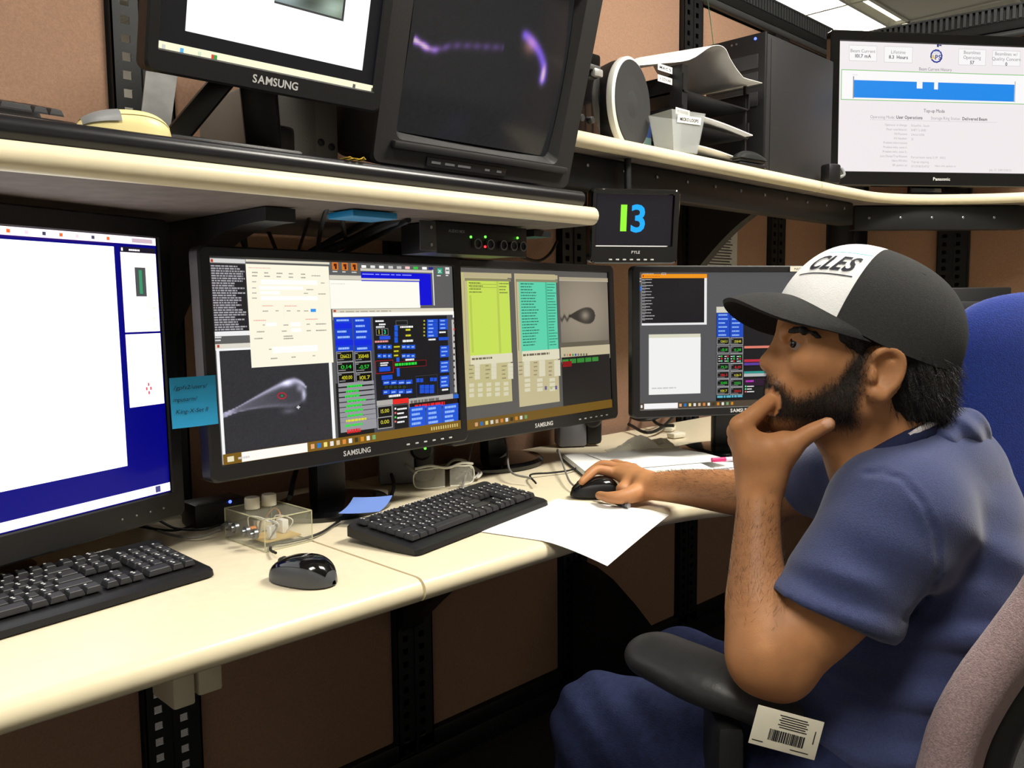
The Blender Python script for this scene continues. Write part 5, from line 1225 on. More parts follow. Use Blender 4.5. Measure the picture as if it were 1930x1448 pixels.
# ================================================================== organic shapes: blended solids polygonised into one skin
def V3(p): return np.array((p.x, p.y, p.z), np.float64)
def A(px, py, d): return V3(atd(px, py, d))
def AZ(px, py, z): return V3(atz(px, py, z))
NR, NU, NF = V3(RGT), V3(UPV), V3(FWD)
class Solid:
    def __init__(s, lo, hi, h):
        s.o = np.array(lo, np.float64); s.h = h; s.n = np.ceil((np.array(hi)-s.o)/h).astype(int)+1
        s.f = np.full(s.n, 1.0, np.float32)
    def region(s, lo, hi):
        a = np.clip(np.floor((np.array(lo)-s.o)/s.h).astype(int), 0, s.n-1); b = np.clip(np.ceil((np.array(hi)-s.o)/s.h).astype(int)+1, 1, s.n)
        if (b <= a).any(): return None, None
        ax = [s.o[i]+s.h*np.arange(a[i], b[i]) for i in range(3)]
        G = np.stack(np.meshgrid(*ax, indexing='ij'), -1)
        return tuple(slice(a[i], b[i]) for i in range(3)), G
    def put(s, fn, lo, hi, k, mode='add'):
        m = max(k, 3*s.h)+.004
        sl, G = s.region(np.array(lo)-m, np.array(hi)+m)
        if sl is None: return
        d = fn(G).astype(np.float32); c = s.f[sl]
        if mode == 'add':
            hh = np.maximum(k-np.abs(c-d), 0)/max(k, 1e-6); s.f[sl] = np.minimum(c, d)-hh*hh*k*.25
        elif mode == 'cut':
            d = -d; hh = np.maximum(k-np.abs(c-d), 0)/max(k, 1e-6); s.f[sl] = np.maximum(c, d)+hh*hh*k*.25
    def cone(s, a, b, ra, rb, k=.01, mode='add', squash=None, clip=None):
        """rounded cone; squash=(axis, factor) flattens along axis; clip=(point, normal) keeps the side against the normal"""
        a = np.array(a); b = np.array(b); R_ = max(ra, rb)
        if squash is not None: sx = np.array(squash[0]); sf = squash[1]
        def fn(G):
            p = G-a; ba = b-a
            if squash is not None:
                c = p@sx; p = p+(c*(1/sf-1))[..., None]*sx; ba = ba+((ba@sx)*(1/sf-1))*sx
            t = np.clip((p@ba)/max(ba@ba, 1e-9), 0, 1)
            d = np.sqrt(((p-t[..., None]*ba)**2).sum(-1))-(ra+(rb-ra)*t)
            if squash is not None and sf < 1: d = d*max(sf, .5)
            if clip is not None: d = np.maximum(d, (G-np.array(clip[0]))@np.array(clip[1]))
            return d
        ext = R_*max(1, squash[1] if squash is not None else 1)
        s.put(fn, np.minimum(a, b)-ext, np.maximum(a, b)+ext, k, mode)
    def chain(s, pts, rs, k=.01, mode='add', squash=None, sub=5):
        """one smooth tapering limb through pts: a single blended shape, no bulges at the joints"""
        P = [np.array(p, float) for p in pts]; n = len(P)
        if n > 2:
            E_ = [P[0]*2-P[1]]+P+[P[-1]*2-P[-2]]; Rr = [rs[0]]+list(rs)+[rs[-1]]; pp = []; rr = []
            for i in range(1, n):
                for q in range(sub):
                    t = q/sub; a, b, c, d = E_[i-1], E_[i], E_[i+1], E_[i+2]
                    pp.append(.5*(2*b+(c-a)*t+(2*a-5*b+4*c-d)*t*t+(3*b-a-3*c+d)*t**3))
                    a, b, c, d = Rr[i-1], Rr[i], Rr[i+1], Rr[i+2]; rr.append(.5*(2*b+(c-a)*t+(2*a-5*b+4*c-d)*t*t+(3*b-a-3*c+d)*t**3))
            pp.append(P[-1]); rr.append(rs[-1])
        else: pp, rr = P, list(rs)
        if squash is not None: sx = np.array(squash[0]); sf = squash[1]
        def fn(G):
            out = None
            for i in range(len(pp)-1):
                a, b = pp[i], pp[i+1]; p = G-a; ba = b-a
                if squash is not None:
                    c = p@sx; p = p+(c*(1/sf-1))[..., None]*sx; ba = ba+((ba@sx)*(1/sf-1))*sx
                t = np.clip((p@ba)/max(ba@ba, 1e-9), 0, 1); d = np.sqrt(((p-t[..., None]*ba)**2).sum(-1))-(rr[i]+(rr[i+1]-rr[i])*t)
                out = d if out is None else np.minimum(out, d)
            if squash is not None and sf < 1: out = out*max(sf, .5)
            return out
        ext = max(rr)*max(1, squash[1] if squash is not None else 1)
        s.put(fn, np.min(pp, 0)-ext, np.max(pp, 0)+ext, k, mode)
    def ell(s, c, r, ax=None, k=.01, mode='add'):
        c = np.array(c); r = np.array(r); ax = np.array([NR, NU, NF]) if ax is None else np.array(ax)
        def fn(G):
            q = (G-c)@ax.T; k0 = np.sqrt(((q/r)**2).sum(-1)); k1 = np.sqrt(((q/r**2)**2).sum(-1))+1e-9
            return k0*(k0-1)/k1
        s.put(fn, c-r.max(), c+r.max(), k, mode)
    def shift(s, fn):
        """displace: add fn(points) to the field near the surface"""
        idx = np.nonzero(np.abs(s.f) < 6*s.h); P = s.o+s.h*np.stack(idx, -1)
        s.f[idx] += fn(P).astype(np.float32)
    def mesh(s):
        f = s.f; ins = f < 0
        c = [ins[i:i-1 or None, j:j-1 or None, l:l-1 or None] for i in (0, 1) for j in (0, 1) for l in (0, 1)]
        sm = sum(x.astype(np.int8) for x in c); act = (sm > 0) & (sm < 8); idx = np.argwhere(act)
        off = np.array([(i, j, l) for i in (0, 1) for j in (0, 1) for l in (0, 1)])
        vals = np.stack([f[idx[:, 0]+o[0], idx[:, 1]+o[1], idx[:, 2]+o[2]] for o in off], 1)
        acc = np.zeros((len(idx), 3)); cnt = np.zeros(len(idx))
        for a in range(8):
            for b in range(a+1, 8):
                if np.abs(off[a]-off[b]).sum() != 1: continue
                va, vb = vals[:, a], vals[:, b]; x = (va < 0) != (vb < 0); t = np.where(x, va/np.where(x, va-vb, 1), 0)
                acc += np.where(x[:, None], off[a]+t[:, None]*(off[b]-off[a]), 0); cnt += x
        V = s.o+s.h*(idx+acc/cnt[:, None])
        vid = np.full(act.shape, -1, np.int64); vid[idx[:, 0], idx[:, 1], idx[:, 2]] = np.arange(len(idx))
        Q = []
        for ax in range(3):
            sl0 = [slice(None)]*3; sl1 = [slice(None)]*3; sl0[ax] = slice(0, -1); sl1[ax] = slice(1, None)
            a_, b_ = ins[tuple(sl0)], ins[tuple(sl1)]; e = np.argwhere(a_ != b_)
            u, w_ = (ax+1) % 3, (ax+2) % 3
            e = e[(e[:, u] > 0) & (e[:, w_] > 0) & (e[:, u] < act.shape[u]) & (e[:, w_] < act.shape[w_])]
            du = np.zeros(3, int); du[u] = 1; dw = np.zeros(3, int); dw[w_] = 1
            q = np.stack([vid[tuple((e-du-dw).T)], vid[tuple((e-dw).T)], vid[tuple(e.T)], vid[tuple((e-du).T)]], 1)
            fl = a_[tuple(e.T)]; q[~fl] = q[~fl][:, ::-1]; Q.append(q)
        Q = np.concatenate(Q); Q = Q[(Q >= 0).all(1)]
        return V, Q
def smooth_mesh(V, Q, it=2, lam=.5):
    e = np.concatenate([Q[:, [0, 1]], Q[:, [1, 2]], Q[:, [2, 3]], Q[:, [3, 0]]]); e = np.concatenate([e, e[:, ::-1]])
    deg = np.bincount(e[:, 0], minlength=len(V)).astype(float)
    for i in range(it):
        for l_ in (lam, -lam*1.03):
            nb = np.stack([np.bincount(e[:, 0], V[e[:, 1], c], len(V)) for c in range(3)], 1)/deg[:, None]; V = V+l_*(nb-V)
    return V
def link_solid(name, V, Q, material, parent=None, origin=None, attrs=None):
    me = bpy.data.meshes.new(name); o = np.zeros(3) if origin is None else np.array(origin)
    me.vertices.add(len(V)); me.vertices.foreach_set('co', (V-o).astype(np.float32).ravel())
    me.loops.add(Q.size); me.loops.foreach_set('vertex_index', Q.astype(np.int32).ravel())
    me.polygons.add(len(Q)); me.polygons.foreach_set('loop_start', np.arange(0, Q.size, 4, dtype=np.int32))
    me.update(calc_edges=True); me.validate()
    me.polygons.foreach_set('use_smooth', np.ones(len(me.polygons), bool))
    for k_, a in (attrs or {}).items():
        at = me.attributes.new(k_, 'FLOAT', 'POINT'); at.data.foreach_set('value', a.astype(np.float32))
    me.materials.append(material); me.update()
    ob = bpy.data.objects.new(name, me); COL.objects.link(ob)
    if parent is not None: ob.parent = parent
    return ob
def sines(P, seed, f0, n=6):
    g = np.random.default_rng(seed); out = np.zeros(len(P))
    for i in range(n):
        d = g.normal(size=3); d /= np.linalg.norm(d); fr = f0*(1+.5*i*g.random()); out += np.sin(P@d*fr+g.uniform(0, 6.28))/(1+.4*i)
    return out/2.2

# ================================================================== chairs
MAUVE = mat('mauve_chair_fabric', (150, 128, 130), .95, noise=.25, nscale=320, bump=.7, bscale=600, sheen=.15, spec=.2)
ARMB = mat('soft_black_armrest', (46, 46, 48), .42, noise=.15, nscale=25, bump=.1, bscale=300)
seat_c = A(1610, 1560, 1.10); seat_c[2] = .46
ch = thing('office_chair', 'mauve fabric office chair with black armrests under the seated man', 'chair', (seat_c[0], seat_c[1], 0))
def part_solid(parent, name, S, material, attrs=None, it=1):
    V, Q = S.mesh(); V = smooth_mesh(V, Q, it); return link_solid(name, V, Q, material, parent, parent.location, attrs)
# backrest: wraps behind the man
sp = [(1768, 1500), (1778, 1450), (1800, 1375), (1846, 1290), (1912, 1200), (1975, 1110), (2015, 1020)]
S = Solid(np.minimum(A(1700, 1500, .85), A(2080, 900, 1.5))-.25, np.maximum(A(1700, 1500, .85), A(2080, 900, 1.5))+.25, .006)
for i in range(len(sp)-1):
    for dd, bow in ((.93, 0), (1.02, 18), (1.13, 26), (1.24, 18)):
        pass
cols = [(.935, 0), (1.0, 14), (1.08, 22), (1.16, 22), (1.24, 14), (1.32, 0)]
spf = [smooth_path([Vector(A(x+b_, y, d_)) for x, y in sp], 6) for d_, b_ in cols]
for i in range(len(spf[0])):
    S.chain([V3(c[i]) for c in spf], [.026, .030, .031, .031, .030, .026], .002)
part_solid(ch, 'backrest', S, MAUVE, None, 6)
S = Solid(S.o, S.o+S.h*(S.n-1)+np.array([.05, .0, 0]), .007)
spb = [smooth_path([Vector(A(x+b_+62-.0*y, y+22, d_)) for x, y in sp[:-2]], 5) for d_, b_ in cols[1:-1]]
for i in range(len(spb[0])): S.chain([V3(c[i]) for c in spb], [.022]*len(spb), .002)
part_solid(ch, 'back_shell', S, BLK, None, 4)
S = Solid(seat_c-(.32, .32, .08), seat_c+(.32, .32, .08), .006)
fx = np.array([-.72, .69, 0]); sx = np.array([.69, .72, 0])
for t_ in (-.16, 0, .16): S.cone(seat_c-fx*.17+sx*t_, seat_c+fx*.2+sx*t_, .05, .05, .04, squash=((0, 0, 1), .6))
part_solid(ch, 'seat', S, MAUVE)
pads = [AZ(1243, 1232, .716), AZ(1330, 1272, .712), AZ(1400, 1305, .706), AZ(1462, 1338, .696)]
pads = [p_+np.array([0, 0, -.004]) for p_ in pads]
S = Solid(np.min(pads, 0)-.1, np.max(pads, 0)+.1, .004)
S.chain(pads, [.046, .049, .040, .034], .03, squash=((0, 0, 1), .62))
part_solid(ch, 'arm_pad', S, ARMB)
def local(p_): return Vector(p_)-ch.location
arm_a = pads[1]*.5+pads[2]*.5
for o_ in (np.zeros(3),):
    top = arm_a+o_-np.array([0, 0, .03]); low = top*1; low[2] = .42; inn = low+sx*(.10 if o_[0] == 0 else -.10)
    mb = MB(); mb.rbox((local(top)+local(low))/2, (.035, .09, abs(top[2]-low[2])), .012, 0, Euler((0, 0, R(-46))).to_matrix()); mb.tube([local(low)+Vector((0, 0, .01)), local(inn)+Vector((0, 0, -.0))], .02, 10); mb.build('arm_post', BLK, ch)
cb = Vector((0, 0, 0)); mb = MB(); mb.cyl((0, 0, .08), (0, 0, .42), .028, n=20); mb.build('gas_column', BLK, ch)
for i in range(5):
    a = 2*PI*i/5+.3; e = Vector((math.cos(a)*.3, math.sin(a)*.3, .07)); MB().tube([(0, 0, .10), (e.x*.6, e.y*.6, .085), tuple(e)], [.028, .022, .018], 10).build('leg', BLK, ch); MB().cyl((e.x-.012, e.y, .03), (e.x+.012, e.y, .03), .03, n=18).build('caster', BLK2, ch)
# barcode tag on the arm post
tagc = A(1482, 1381, .915)
tg = thing('barcode_tag', 'white barcode tag fixed below the near black armrest', 'tag', tagc)
tr_ = R(15); r1 = RGT*math.cos(tr_)-UPV*math.sin(tr_); u1 = UPV*math.cos(tr_)+RGT*math.sin(tr_)
tg.matrix_world = Matrix(((r1.x, FWD.x, u1.x, tagc[0]), (r1.y, FWD.y, u1.y, tagc[1]), (r1.z, FWD.z, u1.z, tagc[2]), (0, 0, 0, 1)))
tw, th_ = .073, .042
MB().rbox((0, 0, 0), (tw, .0012, th_), .0005).build('card', PAPER2, tg)
q = MB(); g_ = random.Random(2); x = -.018
while x < .020:
    wd = g_.choice((.0006, .0010, .0016)); q.box((x+wd/2, -.0008, -.006), (wd, .0004, .012)); x += wd+g_.choice((.0005, .0009))
q.build('barcode', INK, tg)['kind'] = 'stuff'
q = MB()
for i in range(6): q.box((.004+.002*(i % 2), -.0008, .0165-i*.0025), (.03, .0004, .0009))
q.box((-.028, -.0008, -.016), (.012, .0004, .0009)); q.box((.018, -.0008, -.0165), (.02, .0004, .0009)); q.box((.030, -.0008, .002), (.001, .0004, .014)); q.build('print_lines', INK, tg)['kind'] = 'stuff'
# second chair, blue
BLUEF = mat('blue_chair_fabric', (28, 48, 122), .95, noise=.18, nscale=280, bump=.6, bscale=500, sheen=.25, spec=.2)
bc = A(1940, 800, 1.45)
bch = thing('office_chair', 'blue fabric office chair standing behind the seated man', 'chair', (bc[0], bc[1], 0))
S = Solid(bc-.36, bc+.36, .006)
for dx in (-.075, 0, .075):
    S.cone(bc+NR*dx*1.0-NU*.10, bc+NR*dx*.85+NU*.115, .085, .085, .045, squash=(NF, .38))
part_solid(bch, 'backrest', S, BLUEF)
sc2 = bc-NU*.36+NF*.13; 
S = Solid(sc2-.36, sc2+.36, .007)
for dx in (-.12, 0, .12): S.cone(sc2+NR*dx-NF*.12, sc2+NR*dx+NF*.15, .09, .09, .05, squash=((0, 0, 1), .5))
part_solid(bch, 'seat', S, BLUEF)
lc = Vector(sc2)-bch.location
mb = MB(); mb.cyl((lc.x, lc.y, .08), (lc.x, lc.y, lc.z-.03), .028, n=20); mb.build('gas_column', BLK, bch)
mb = MB(); mb.tube(smooth_path([Vector(bc-NU*.12+NF*.05)-bch.location, Vector(bc-NU*.30+NF*.06)-bch.location, Vector(sc2-NF*.05)-bch.location-Vector((0, 0, .04))], 5), .022, 10); mb.build('back_bar', BLK, bch)
for i in range(5):
    a = 2*PI*i/5; e = Vector((lc.x+math.cos(a)*.3, lc.y+math.sin(a)*.3, .07)); MB().tube([(lc.x, lc.y, .10), tuple(e)], [.028, .018], 10).build('leg', BLK, bch); MB().cyl((e.x-.012, e.y, .03), (e.x+.012, e.y, .03), .03, n=18).build('caster', BLK2, bch)

# ================================================================== the seated man
HD = 1.075
def h(px, py, dd=0.0): return A(px, py, HD+dd)
SH = np.array(A(1700, 1480, 1.12))
man = thing('person', 'seated man in a blue t-shirt and black and white cap, chin on hand', 'person', (SH[0], SH[1], .46))
def skin_material():
    m = mat('skin', (180, 126, 84), .5, noise=.10, nscale=35, bump=.12, bscale=700, sub=.12, spec=.35)
    nt = m.node_tree; b = nt.nodes['Principled BSDF']; src = b.inputs['Base Color'].links[0].from_socket
    def mixin(attr, col, src, noise_s=None, amount=1.0):
        at = nt.nodes.new('ShaderNodeAttribute'); at.attribute_name = attr; at.attribute_type = 'GEOMETRY'
        mx = nt.nodes.new('ShaderNodeMix'); mx.data_type = 'RGBA'
        mx.inputs[7].default_value = (*lin(col), 1); nt.links.new(src, mx.inputs[6])
        fac = at.outputs['Fac']
        if noise_s:
            n = nt.nodes.new('ShaderNodeTexNoise'); n.inputs['Scale'].default_value = noise_s; n.inputs['Detail'].default_value = 3
            tc = nt.nodes.new('ShaderNodeTexCoord'); nt.links.new(tc.outputs['Object'], n.inputs['Vector'])
            ma = nt.nodes.new('ShaderNodeMath'); ma.operation = 'MULTIPLY_ADD'; ma.inputs[1].default_value = 1.5; ma.inputs[2].default_value = -.75
            nt.links.new(n.outputs['Fac'], ma.inputs[0])
            ad = nt.nodes.new('ShaderNodeMath'); ad.operation = 'ADD'; nt.links.new(at.outputs['Fac'], ad.inputs[0])
            ml = nt.nodes.new('ShaderNodeMath'); ml.operation = 'MULTIPLY'; nt.links.new(ma.outputs[0], ml.inputs[0])
            # breakup strongest where coverage is partial
            sq = nt.nodes.new('ShaderNodeMath'); sq.operation = 'MULTIPLY'; nt.links.new(at.outputs['Fac'], sq.inputs[0])
            inv = nt.nodes.new('ShaderNodeMath'); inv.operation = 'SUBTRACT'; inv.inputs[0].default_value = 1.25; nt.links.new(at.outputs['Fac'], inv.inputs[1])
            nt.links.new(inv.outputs[0], sq.inputs[1]); nt.links.new(sq.outputs[0], ml.inputs[1]); nt.links.new(ml.outputs[0], ad.inputs[1])
            cl = nt.nodes.new('ShaderNodeClamp'); nt.links.new(ad.outputs[0], cl.inputs['Value']); fac = cl.outputs[0]
        nt.links.new(fac, mx.inputs[0]); return mx.outputs[2]
    s1 = mixin('lip', (120, 66, 58), src); s2 = mixin('beard', (24, 18, 16), s1, 500.0); s3 = mixin('armhair', (96, 62, 42), s2, 380.0)
    s4 = mixin('nail', (206, 158, 132), s3)
    nt.links.new(s4, b.inputs['Base Color']); return m
SKIN = skin_material()
lo = np.min([A(1080, 860, 1.75), A(1420, 1300, .9), A(1800, 700, 1.2), A(1500, 560, 1.0), AZ(1090, 880, .79), A(1440, 1330, .94), A(1700, 1000, .93)], 0)-.05
hi = np.max([A(1080, 860, 1.78), A(1600, 500, 1.2), A(1800, 600, 1.2), AZ(1225, 930, .79), A(1560, 900, 1.5), A(1500, 880, 1.6)], 0)+.05
B = Solid(lo, hi, .003)
# --- head
B.ell(h(1648, 612), (.094, .088, .073), k=.02)
B.ell(h(1540, 606), (.043, .05, .056), k=.03)
B.ell(h(1556, 690), (.060, .074, .058), k=.03)
B.cone(h(1494, 628, -.030), h(1494, 628, .030), .0125, .0125, .012)
for s_ in (-1, 1):
    B.cone(h(1494, 628, s_*.030), h(1528, 634, s_*.048), .011, .010, .012)
    B.ell(h(1540, 684, s_*.043), (.030, .022, .017), k=.02)
    B.cone(h(1480, 784), h(1612, 762, s_*.046), .018, .017, .025)
    B.cone(h(1612, 762, s_*.046), h(1640, 690, s_*.056), .017, .018, .025)
    B.cone(h(1463, 692, s_*.008), h(1472, 692, s_*.0135), .0075, .0085, .008)
B.ell(h(1502, 716), (.032, .034, .036), k=.02)
B.cone(h(1480, 630), h(1447, 683), .0078, .0095, .010)
B.cone(h(1449, 683), h(1462, 697), .0085, .007, .008)
B.cone(h(1461, 728, -.018), h(1461, 728, .018), .0085, .0085, .010)
B.cone(h(1458, 736, -.017), h(1458, 736, .017), .006, .006, .005)
B.cone(h(1463, 753, -.016), h(1463, 753, .016), .0072, .0072, .005)
B.cone(h(1452, 744, -.024), h(1452, 744, .024), .0022, .0022, .003, mode='cut')
B.ell(h(1480, 780), (.020, .018, .024), k=.02)
B.ell(h(1550, 756), (.056, .024, .044), k=.03)
# eye sockets and lids
for s_ in (-1, 1):
    B.ell(h(1496, 646, s_*.040), (.012, .0085, .012), k=.010, mode='cut')
    B.ell(h(1514, 644, s_*.033), (.0135, .0125, .0125), k=.004)
    B.chain([h(1493, 643, s_*.034), h(1506, 640, s_*.0445), h(1531, 647, s_*.048)], [.0036, .0050, .0040], .003)
    B.chain([h(1496, 653, s_*.036), h(1510, 654, s_*.044), h(1530, 647, s_*.047)], [.0024, .0028, .0026], .003)
# neck
B.chain([h(1655, 740), h(1672, 830), h(1700, 900)], [.056, .057, .066], .03)
B.cone(h(1575, 785), h(1622, 900), .030, .036, .03)
# ears
for s_ in (-1, 1):
    e = s_*.076; ro = R(-14)
    axE = np.array([NR*math.cos(ro)+NU*math.sin(ro), -NR*math.sin(ro)+NU*math.cos(ro), NF])
    B.ell(h(1668, 704, e), (.0225, .0345, .0075), axE, k=.008)
    B.ell(h(1660, 704, e+s_*.011), (.0125, .019, .010), axE, k=.004, mode='cut')
    B.chain([h(1640, 690, e*.98), h(1652, 668, e+s_*.008), h(1676, 659, e+s_*.010), h(1697, 672, e+s_*.010), h(1700, 698, e+s_*.009), h(1688, 725, e+s_*.008), h(1668, 742, e+s_*.006)], [.004, .0048, .0052, .0055, .005, .0048, .005], .004)
    B.cone(h(1650, 742, e+s_*.003), h(1660, 748, e+s_*.004), .0075, .008, .006)
    B.cone(h(1645, 702, e+s_*.006), h(1644, 714, e+s_*.006), .006, .006, .004)
    B.chain([h(1684, 684, e+s_*.006), h(1684, 706, e+s_*.005), h(1668, 726, e+s_*.004)], [.0038, .004, .004], .004)
# --- near arm: forearm up to the chin
B.chain([A(1434, 906, 1.045), A(1428, 985, 1.026), A(1426, 1075, 1.003), A(1430, 1150, .983), A(1446, 1226, .967)], [.0255, .0265, .0315, .038, .043], .02)
B.chain([A(1450, 1232, .967), A(1530, 1175, .968), A(1690, 1000, .985)], [.0435, .047, .055], .018)
B.cone(A(1438, 1252, .962), A(1475, 1262, .964), .030, .034, .02)
# chin hand
B.cone(A(1434, 906, 1.043), A(1428, 868, 1.045), .024, .026, .02)
K = .012
B.cone(A(1438, 896, 1.034), A(1396, 803, 1.036), .020, .0135, K)
B.cone(A(1432, 896, 1.044), A(1390, 814, 1.057), .020, .013, K)
B.cone(A(1428, 898, 1.054), A(1390, 830, 1.078), .019, .012, K)
B.cone(A(1426, 902, 1.062), A(1398, 850, 1.095), .017, .011, K)
B.chain([A(1449, 900, 1.034), A(1484, 846, 1.020)], [.018, .0155], K)
B.cone(A(1430, 850, 1.034), A(1476, 838, 1.026), .016, .0135, .02)
B.chain([A(1484, 846, 1.020), A(1526, 817, 1.012), A(1560, 800, 1.006)], [.0135, .0108, .0088], .005)
B.chain([A(1396, 803, 1.036), A(1428, 776, 1.042), A(1450, 757, 1.056), A(1462, 748, 1.068)], [.0122, .0108, .0094, .008], .004)
B.chain([A(1390, 814, 1.057), A(1420, 790, 1.072), A(1444, 776, 1.088), A(1462, 770, 1.100)], [.0118, .0105, .0092, .008], .004)
B.chain([A(1390, 830, 1.078), A(1420, 808, 1.096), A(1448, 800, 1.108), A(1470, 797, 1.114)], [.0112, .010, .009, .0078], .004)
B.chain([A(1398, 850, 1.095), A(1428, 832, 1.112), A(1452, 824, 1.120), A(1470, 820, 1.122)], [.010, .009, .008, .007], .004)
# --- far arm to the mouse
W2 = AZ(1224, 917, .820); E2 = A(1462, 934, 1.49); S2_ = A(1585, 895, 1.33)
B.chain([W2, W2*.7+E2*.3+np.array([0, 0, .003]), W2*.3+E2*.7, E2], [.0265, .033, .041, .043], .02)
B.chain([E2, S2_], [.045, .05], .02)
K = .010
kn = [AZ(1160, 892, .830), AZ(1168, 884, .834), AZ(1180, 881, .832), AZ(1194, 883, .824)]
for kp, rw in zip(kn, (.0125, .0125, .012, .0112)): B.cone(W2+(kp-W2)*.12, kp, .020, rw, .016)
B.chain([kn[0], AZ(1126, 886, .838), AZ(1108, 898, .829), AZ(1097, 908, .8205)], [.0115, .0098, .0088, .0074], .004)
B.chain([kn[1], AZ(1138, 876, .841), AZ(1120, 884, .832), AZ(1108, 892, .8235)], [.0115, .0100, .0088, .0074], .004)
B.chain([kn[2], AZ(1158, 874, .832), AZ(1144, 880, .812), AZ(1138, 885, .800)], [.011, .0095, .0085, .0072], .004)
B.chain([kn[3], AZ(1180, 878, .818), AZ(1168, 882, .802), AZ(1160, 886, .796)], [.010, .0088, .008, .0068], .004)
B.chain([AZ(1210, 925, .812), AZ(1178, 936, .808), AZ(1150, 938, .806), AZ(1130, 934, .803)], [.020, .0145, .0112, .0085], .008)
B.cone(AZ(1195, 905, .822), AZ(1172, 922, .812), .017, .012, .014)
V, Q = B.mesh(); V = smooth_mesh(V, Q, 1)
# regions in head measure
def pxof(V):
    d = V-np.array(CAM); D = d@NF; return 965+FPX*(d@NR)/D, 724-FPX*(d@NU)/D, D
X_, Y_, D_ = pxof(V)
def sstep(a, b, x): t = np.clip((x-a)/(b-a), 0, 1); return t*t*(3-2*t)
headm = (D_ > .97) & (D_ < 1.20) & (Y_ < 815) & (X_ > 1430) & (X_ < 1720)
# hair line of the beard: below this height (measured down the face) the beard grows
bx_ = np.array([1430, 1447, 1465, 1500, 1540, 1580, 1600, 1625, 1645]); by_ = np.array([707, 707, 716, 748, 735, 712, 680, 650, 640])
edge = np.interp(X_, bx_, by_)
beard = sstep(-16, 22, Y_-edge)*headm*(1-sstep(1618, 1650, X_+.20*(Y_-700)))
neckfade = 1-sstep(790, 818, Y_-.10*(X_-1560)); beard = beard*neckfade
tl = A(1484, 846, 1.02); 
def near_chain(pts, rad):
    m = np.zeros(len(V), bool)
    for a, b in zip(pts[:-1], pts[1:]):
        ba = b-a; t = np.clip(((V-a)@ba)/(ba@ba), 0, 1); m |= ((V-a-t[:, None]*ba)**2).sum(1) < rad*rad
    return m
handm = near_chain([A(1434, 906, 1.045), A(1396, 803, 1.036), A(1428, 776, 1.042), A(1462, 748, 1.068)], .0165) | near_chain([A(1434, 906, 1.045), A(1484, 846, 1.02), A(1526, 817, 1.012), A(1566, 797, 1.004)], .0165) | near_chain([A(1390, 814, 1.057), A(1420, 790, 1.072), A(1462, 770, 1.10)], .015) | near_chain([A(1390, 830, 1.078), A(1420, 808, 1.096), A(1470, 797, 1.114)], .013)
beard[handm] = 0
lip = ((np.hypot((X_-1456)/11, (Y_-744)/13) < 1) & headm & (np.abs(D_-HD) < .026) & ~handm).astype(float); beard = beard*(1-lip)
beard = np.maximum(beard, .0)
fa = near_chain([A(1434, 930, 1.04), A(1426, 1075, 1.003), A(1440, 1180, .975)], .06) | near_chain([W2*.8+E2*.2, E2], .06)
armhair = .40*np.clip(np.minimum(sstep(930, 985, Y_), 1-sstep(1090, 1190, Y_)), 0, 1)*(X_ > 1370)*(X_ < 1480)*(D_ < 1.1)+.35*sstep(1235, 1290, X_)*(D_ > 1.3)
nail = np.zeros(len(V))
c_ = A(1561, 797, .9985); nail[((V-c_)**2).sum(1) < .0062**2] = 1
# hair relief of the beard
body = link_solid('body', V, Q, SKIN, man, man.location, {'beard': beard, 'lip': lip, 'armhair': armhair, 'nail': nail})
# fine hairs: beard stubble and forearm hair, tapered three-sided strands
def strands(name, P0, N0, dirs, ln, rad, material, seed, bend=.35):
    g = np.random.default_rng(seed); n = len(P0)
    d = dirs+g.normal(0, .28, (n, 3)); d /= np.linalg.norm(d, axis=1)[:, None]
    L_ = ln*g.uniform(.6, 1.25, n)[:, None]; mid = P0+d*L_*.5; tip = mid+(d-N0*bend)*L_*.5
    u = np.cross(d, N0); u /= np.linalg.norm(u, axis=1)[:, None]+1e-9; w_ = np.cross(d, u)
    rings = []
    for c, r_ in ((P0-d*.0006, rad), (mid, rad*.75)):
        for k_ in range(3): a = 2*PI*k_/3; rings.append(c+(u*math.cos(a)+w_*math.sin(a))*r_)
    V_ = np.stack(rings+[tip], 1).reshape(-1, 3); o = (np.arange(n)*7)[:, None]
    q = [[0, 1, 4, 3], [1, 2, 5, 4], [2, 0, 3, 5], [3, 4, 6, 6], [4, 5, 6, 6], [5, 3, 6, 6]]
    F_ = []
    for f_ in q: F_.append(o+np.array(f_)[None])
    F_ = np.stack(F_, 1).reshape(-1, 4)
    me = bpy.data.meshes.new(name)
    me.from_pydata((V_-np.array(man.location)).tolist(), [], [f_[:3] if f_[2] == f_[3] else f_ for f_ in F_.tolist()])
    me.materials.append(material); me.update()
    ob = bpy.data.objects.new(name, me); COL.objects.link(ob); ob.parent = man; ob['kind'] = 'stuff'; return ob
nb = np.zeros(len(V)*3, np.float32); body.data.vertices.foreach_get('normal', nb) if len(body.data.vertices) == len(V) else None
NB = nb.reshape(-1, 3).astype(float)
STR = mat('dark_body_hair', (30, 21, 16), .6)
def pick(wt, n, seed):
    g = np.random.default_rng(seed); wt = np.clip(wt, 0, None); i = g.choice(len(wt), n, p=wt/wt.sum()); return i, g
i_, g_ = pick(beard*(1.15-beard*.5), 5200, 1)
strands('beard_hair', V[i_]+g_.normal(0, .0012, (len(i_), 3)), NB[i_], -NU*.9+NF*0+NR*.25+NB[i_]*.35, .0062, .00016, STR, 2)
axf = A(1434, 906, 1.045)-A(1440, 1200, .975); axf /= np.linalg.norm(axf); ax2 = W2-E2; ax2 /= np.linalg.norm(ax2)
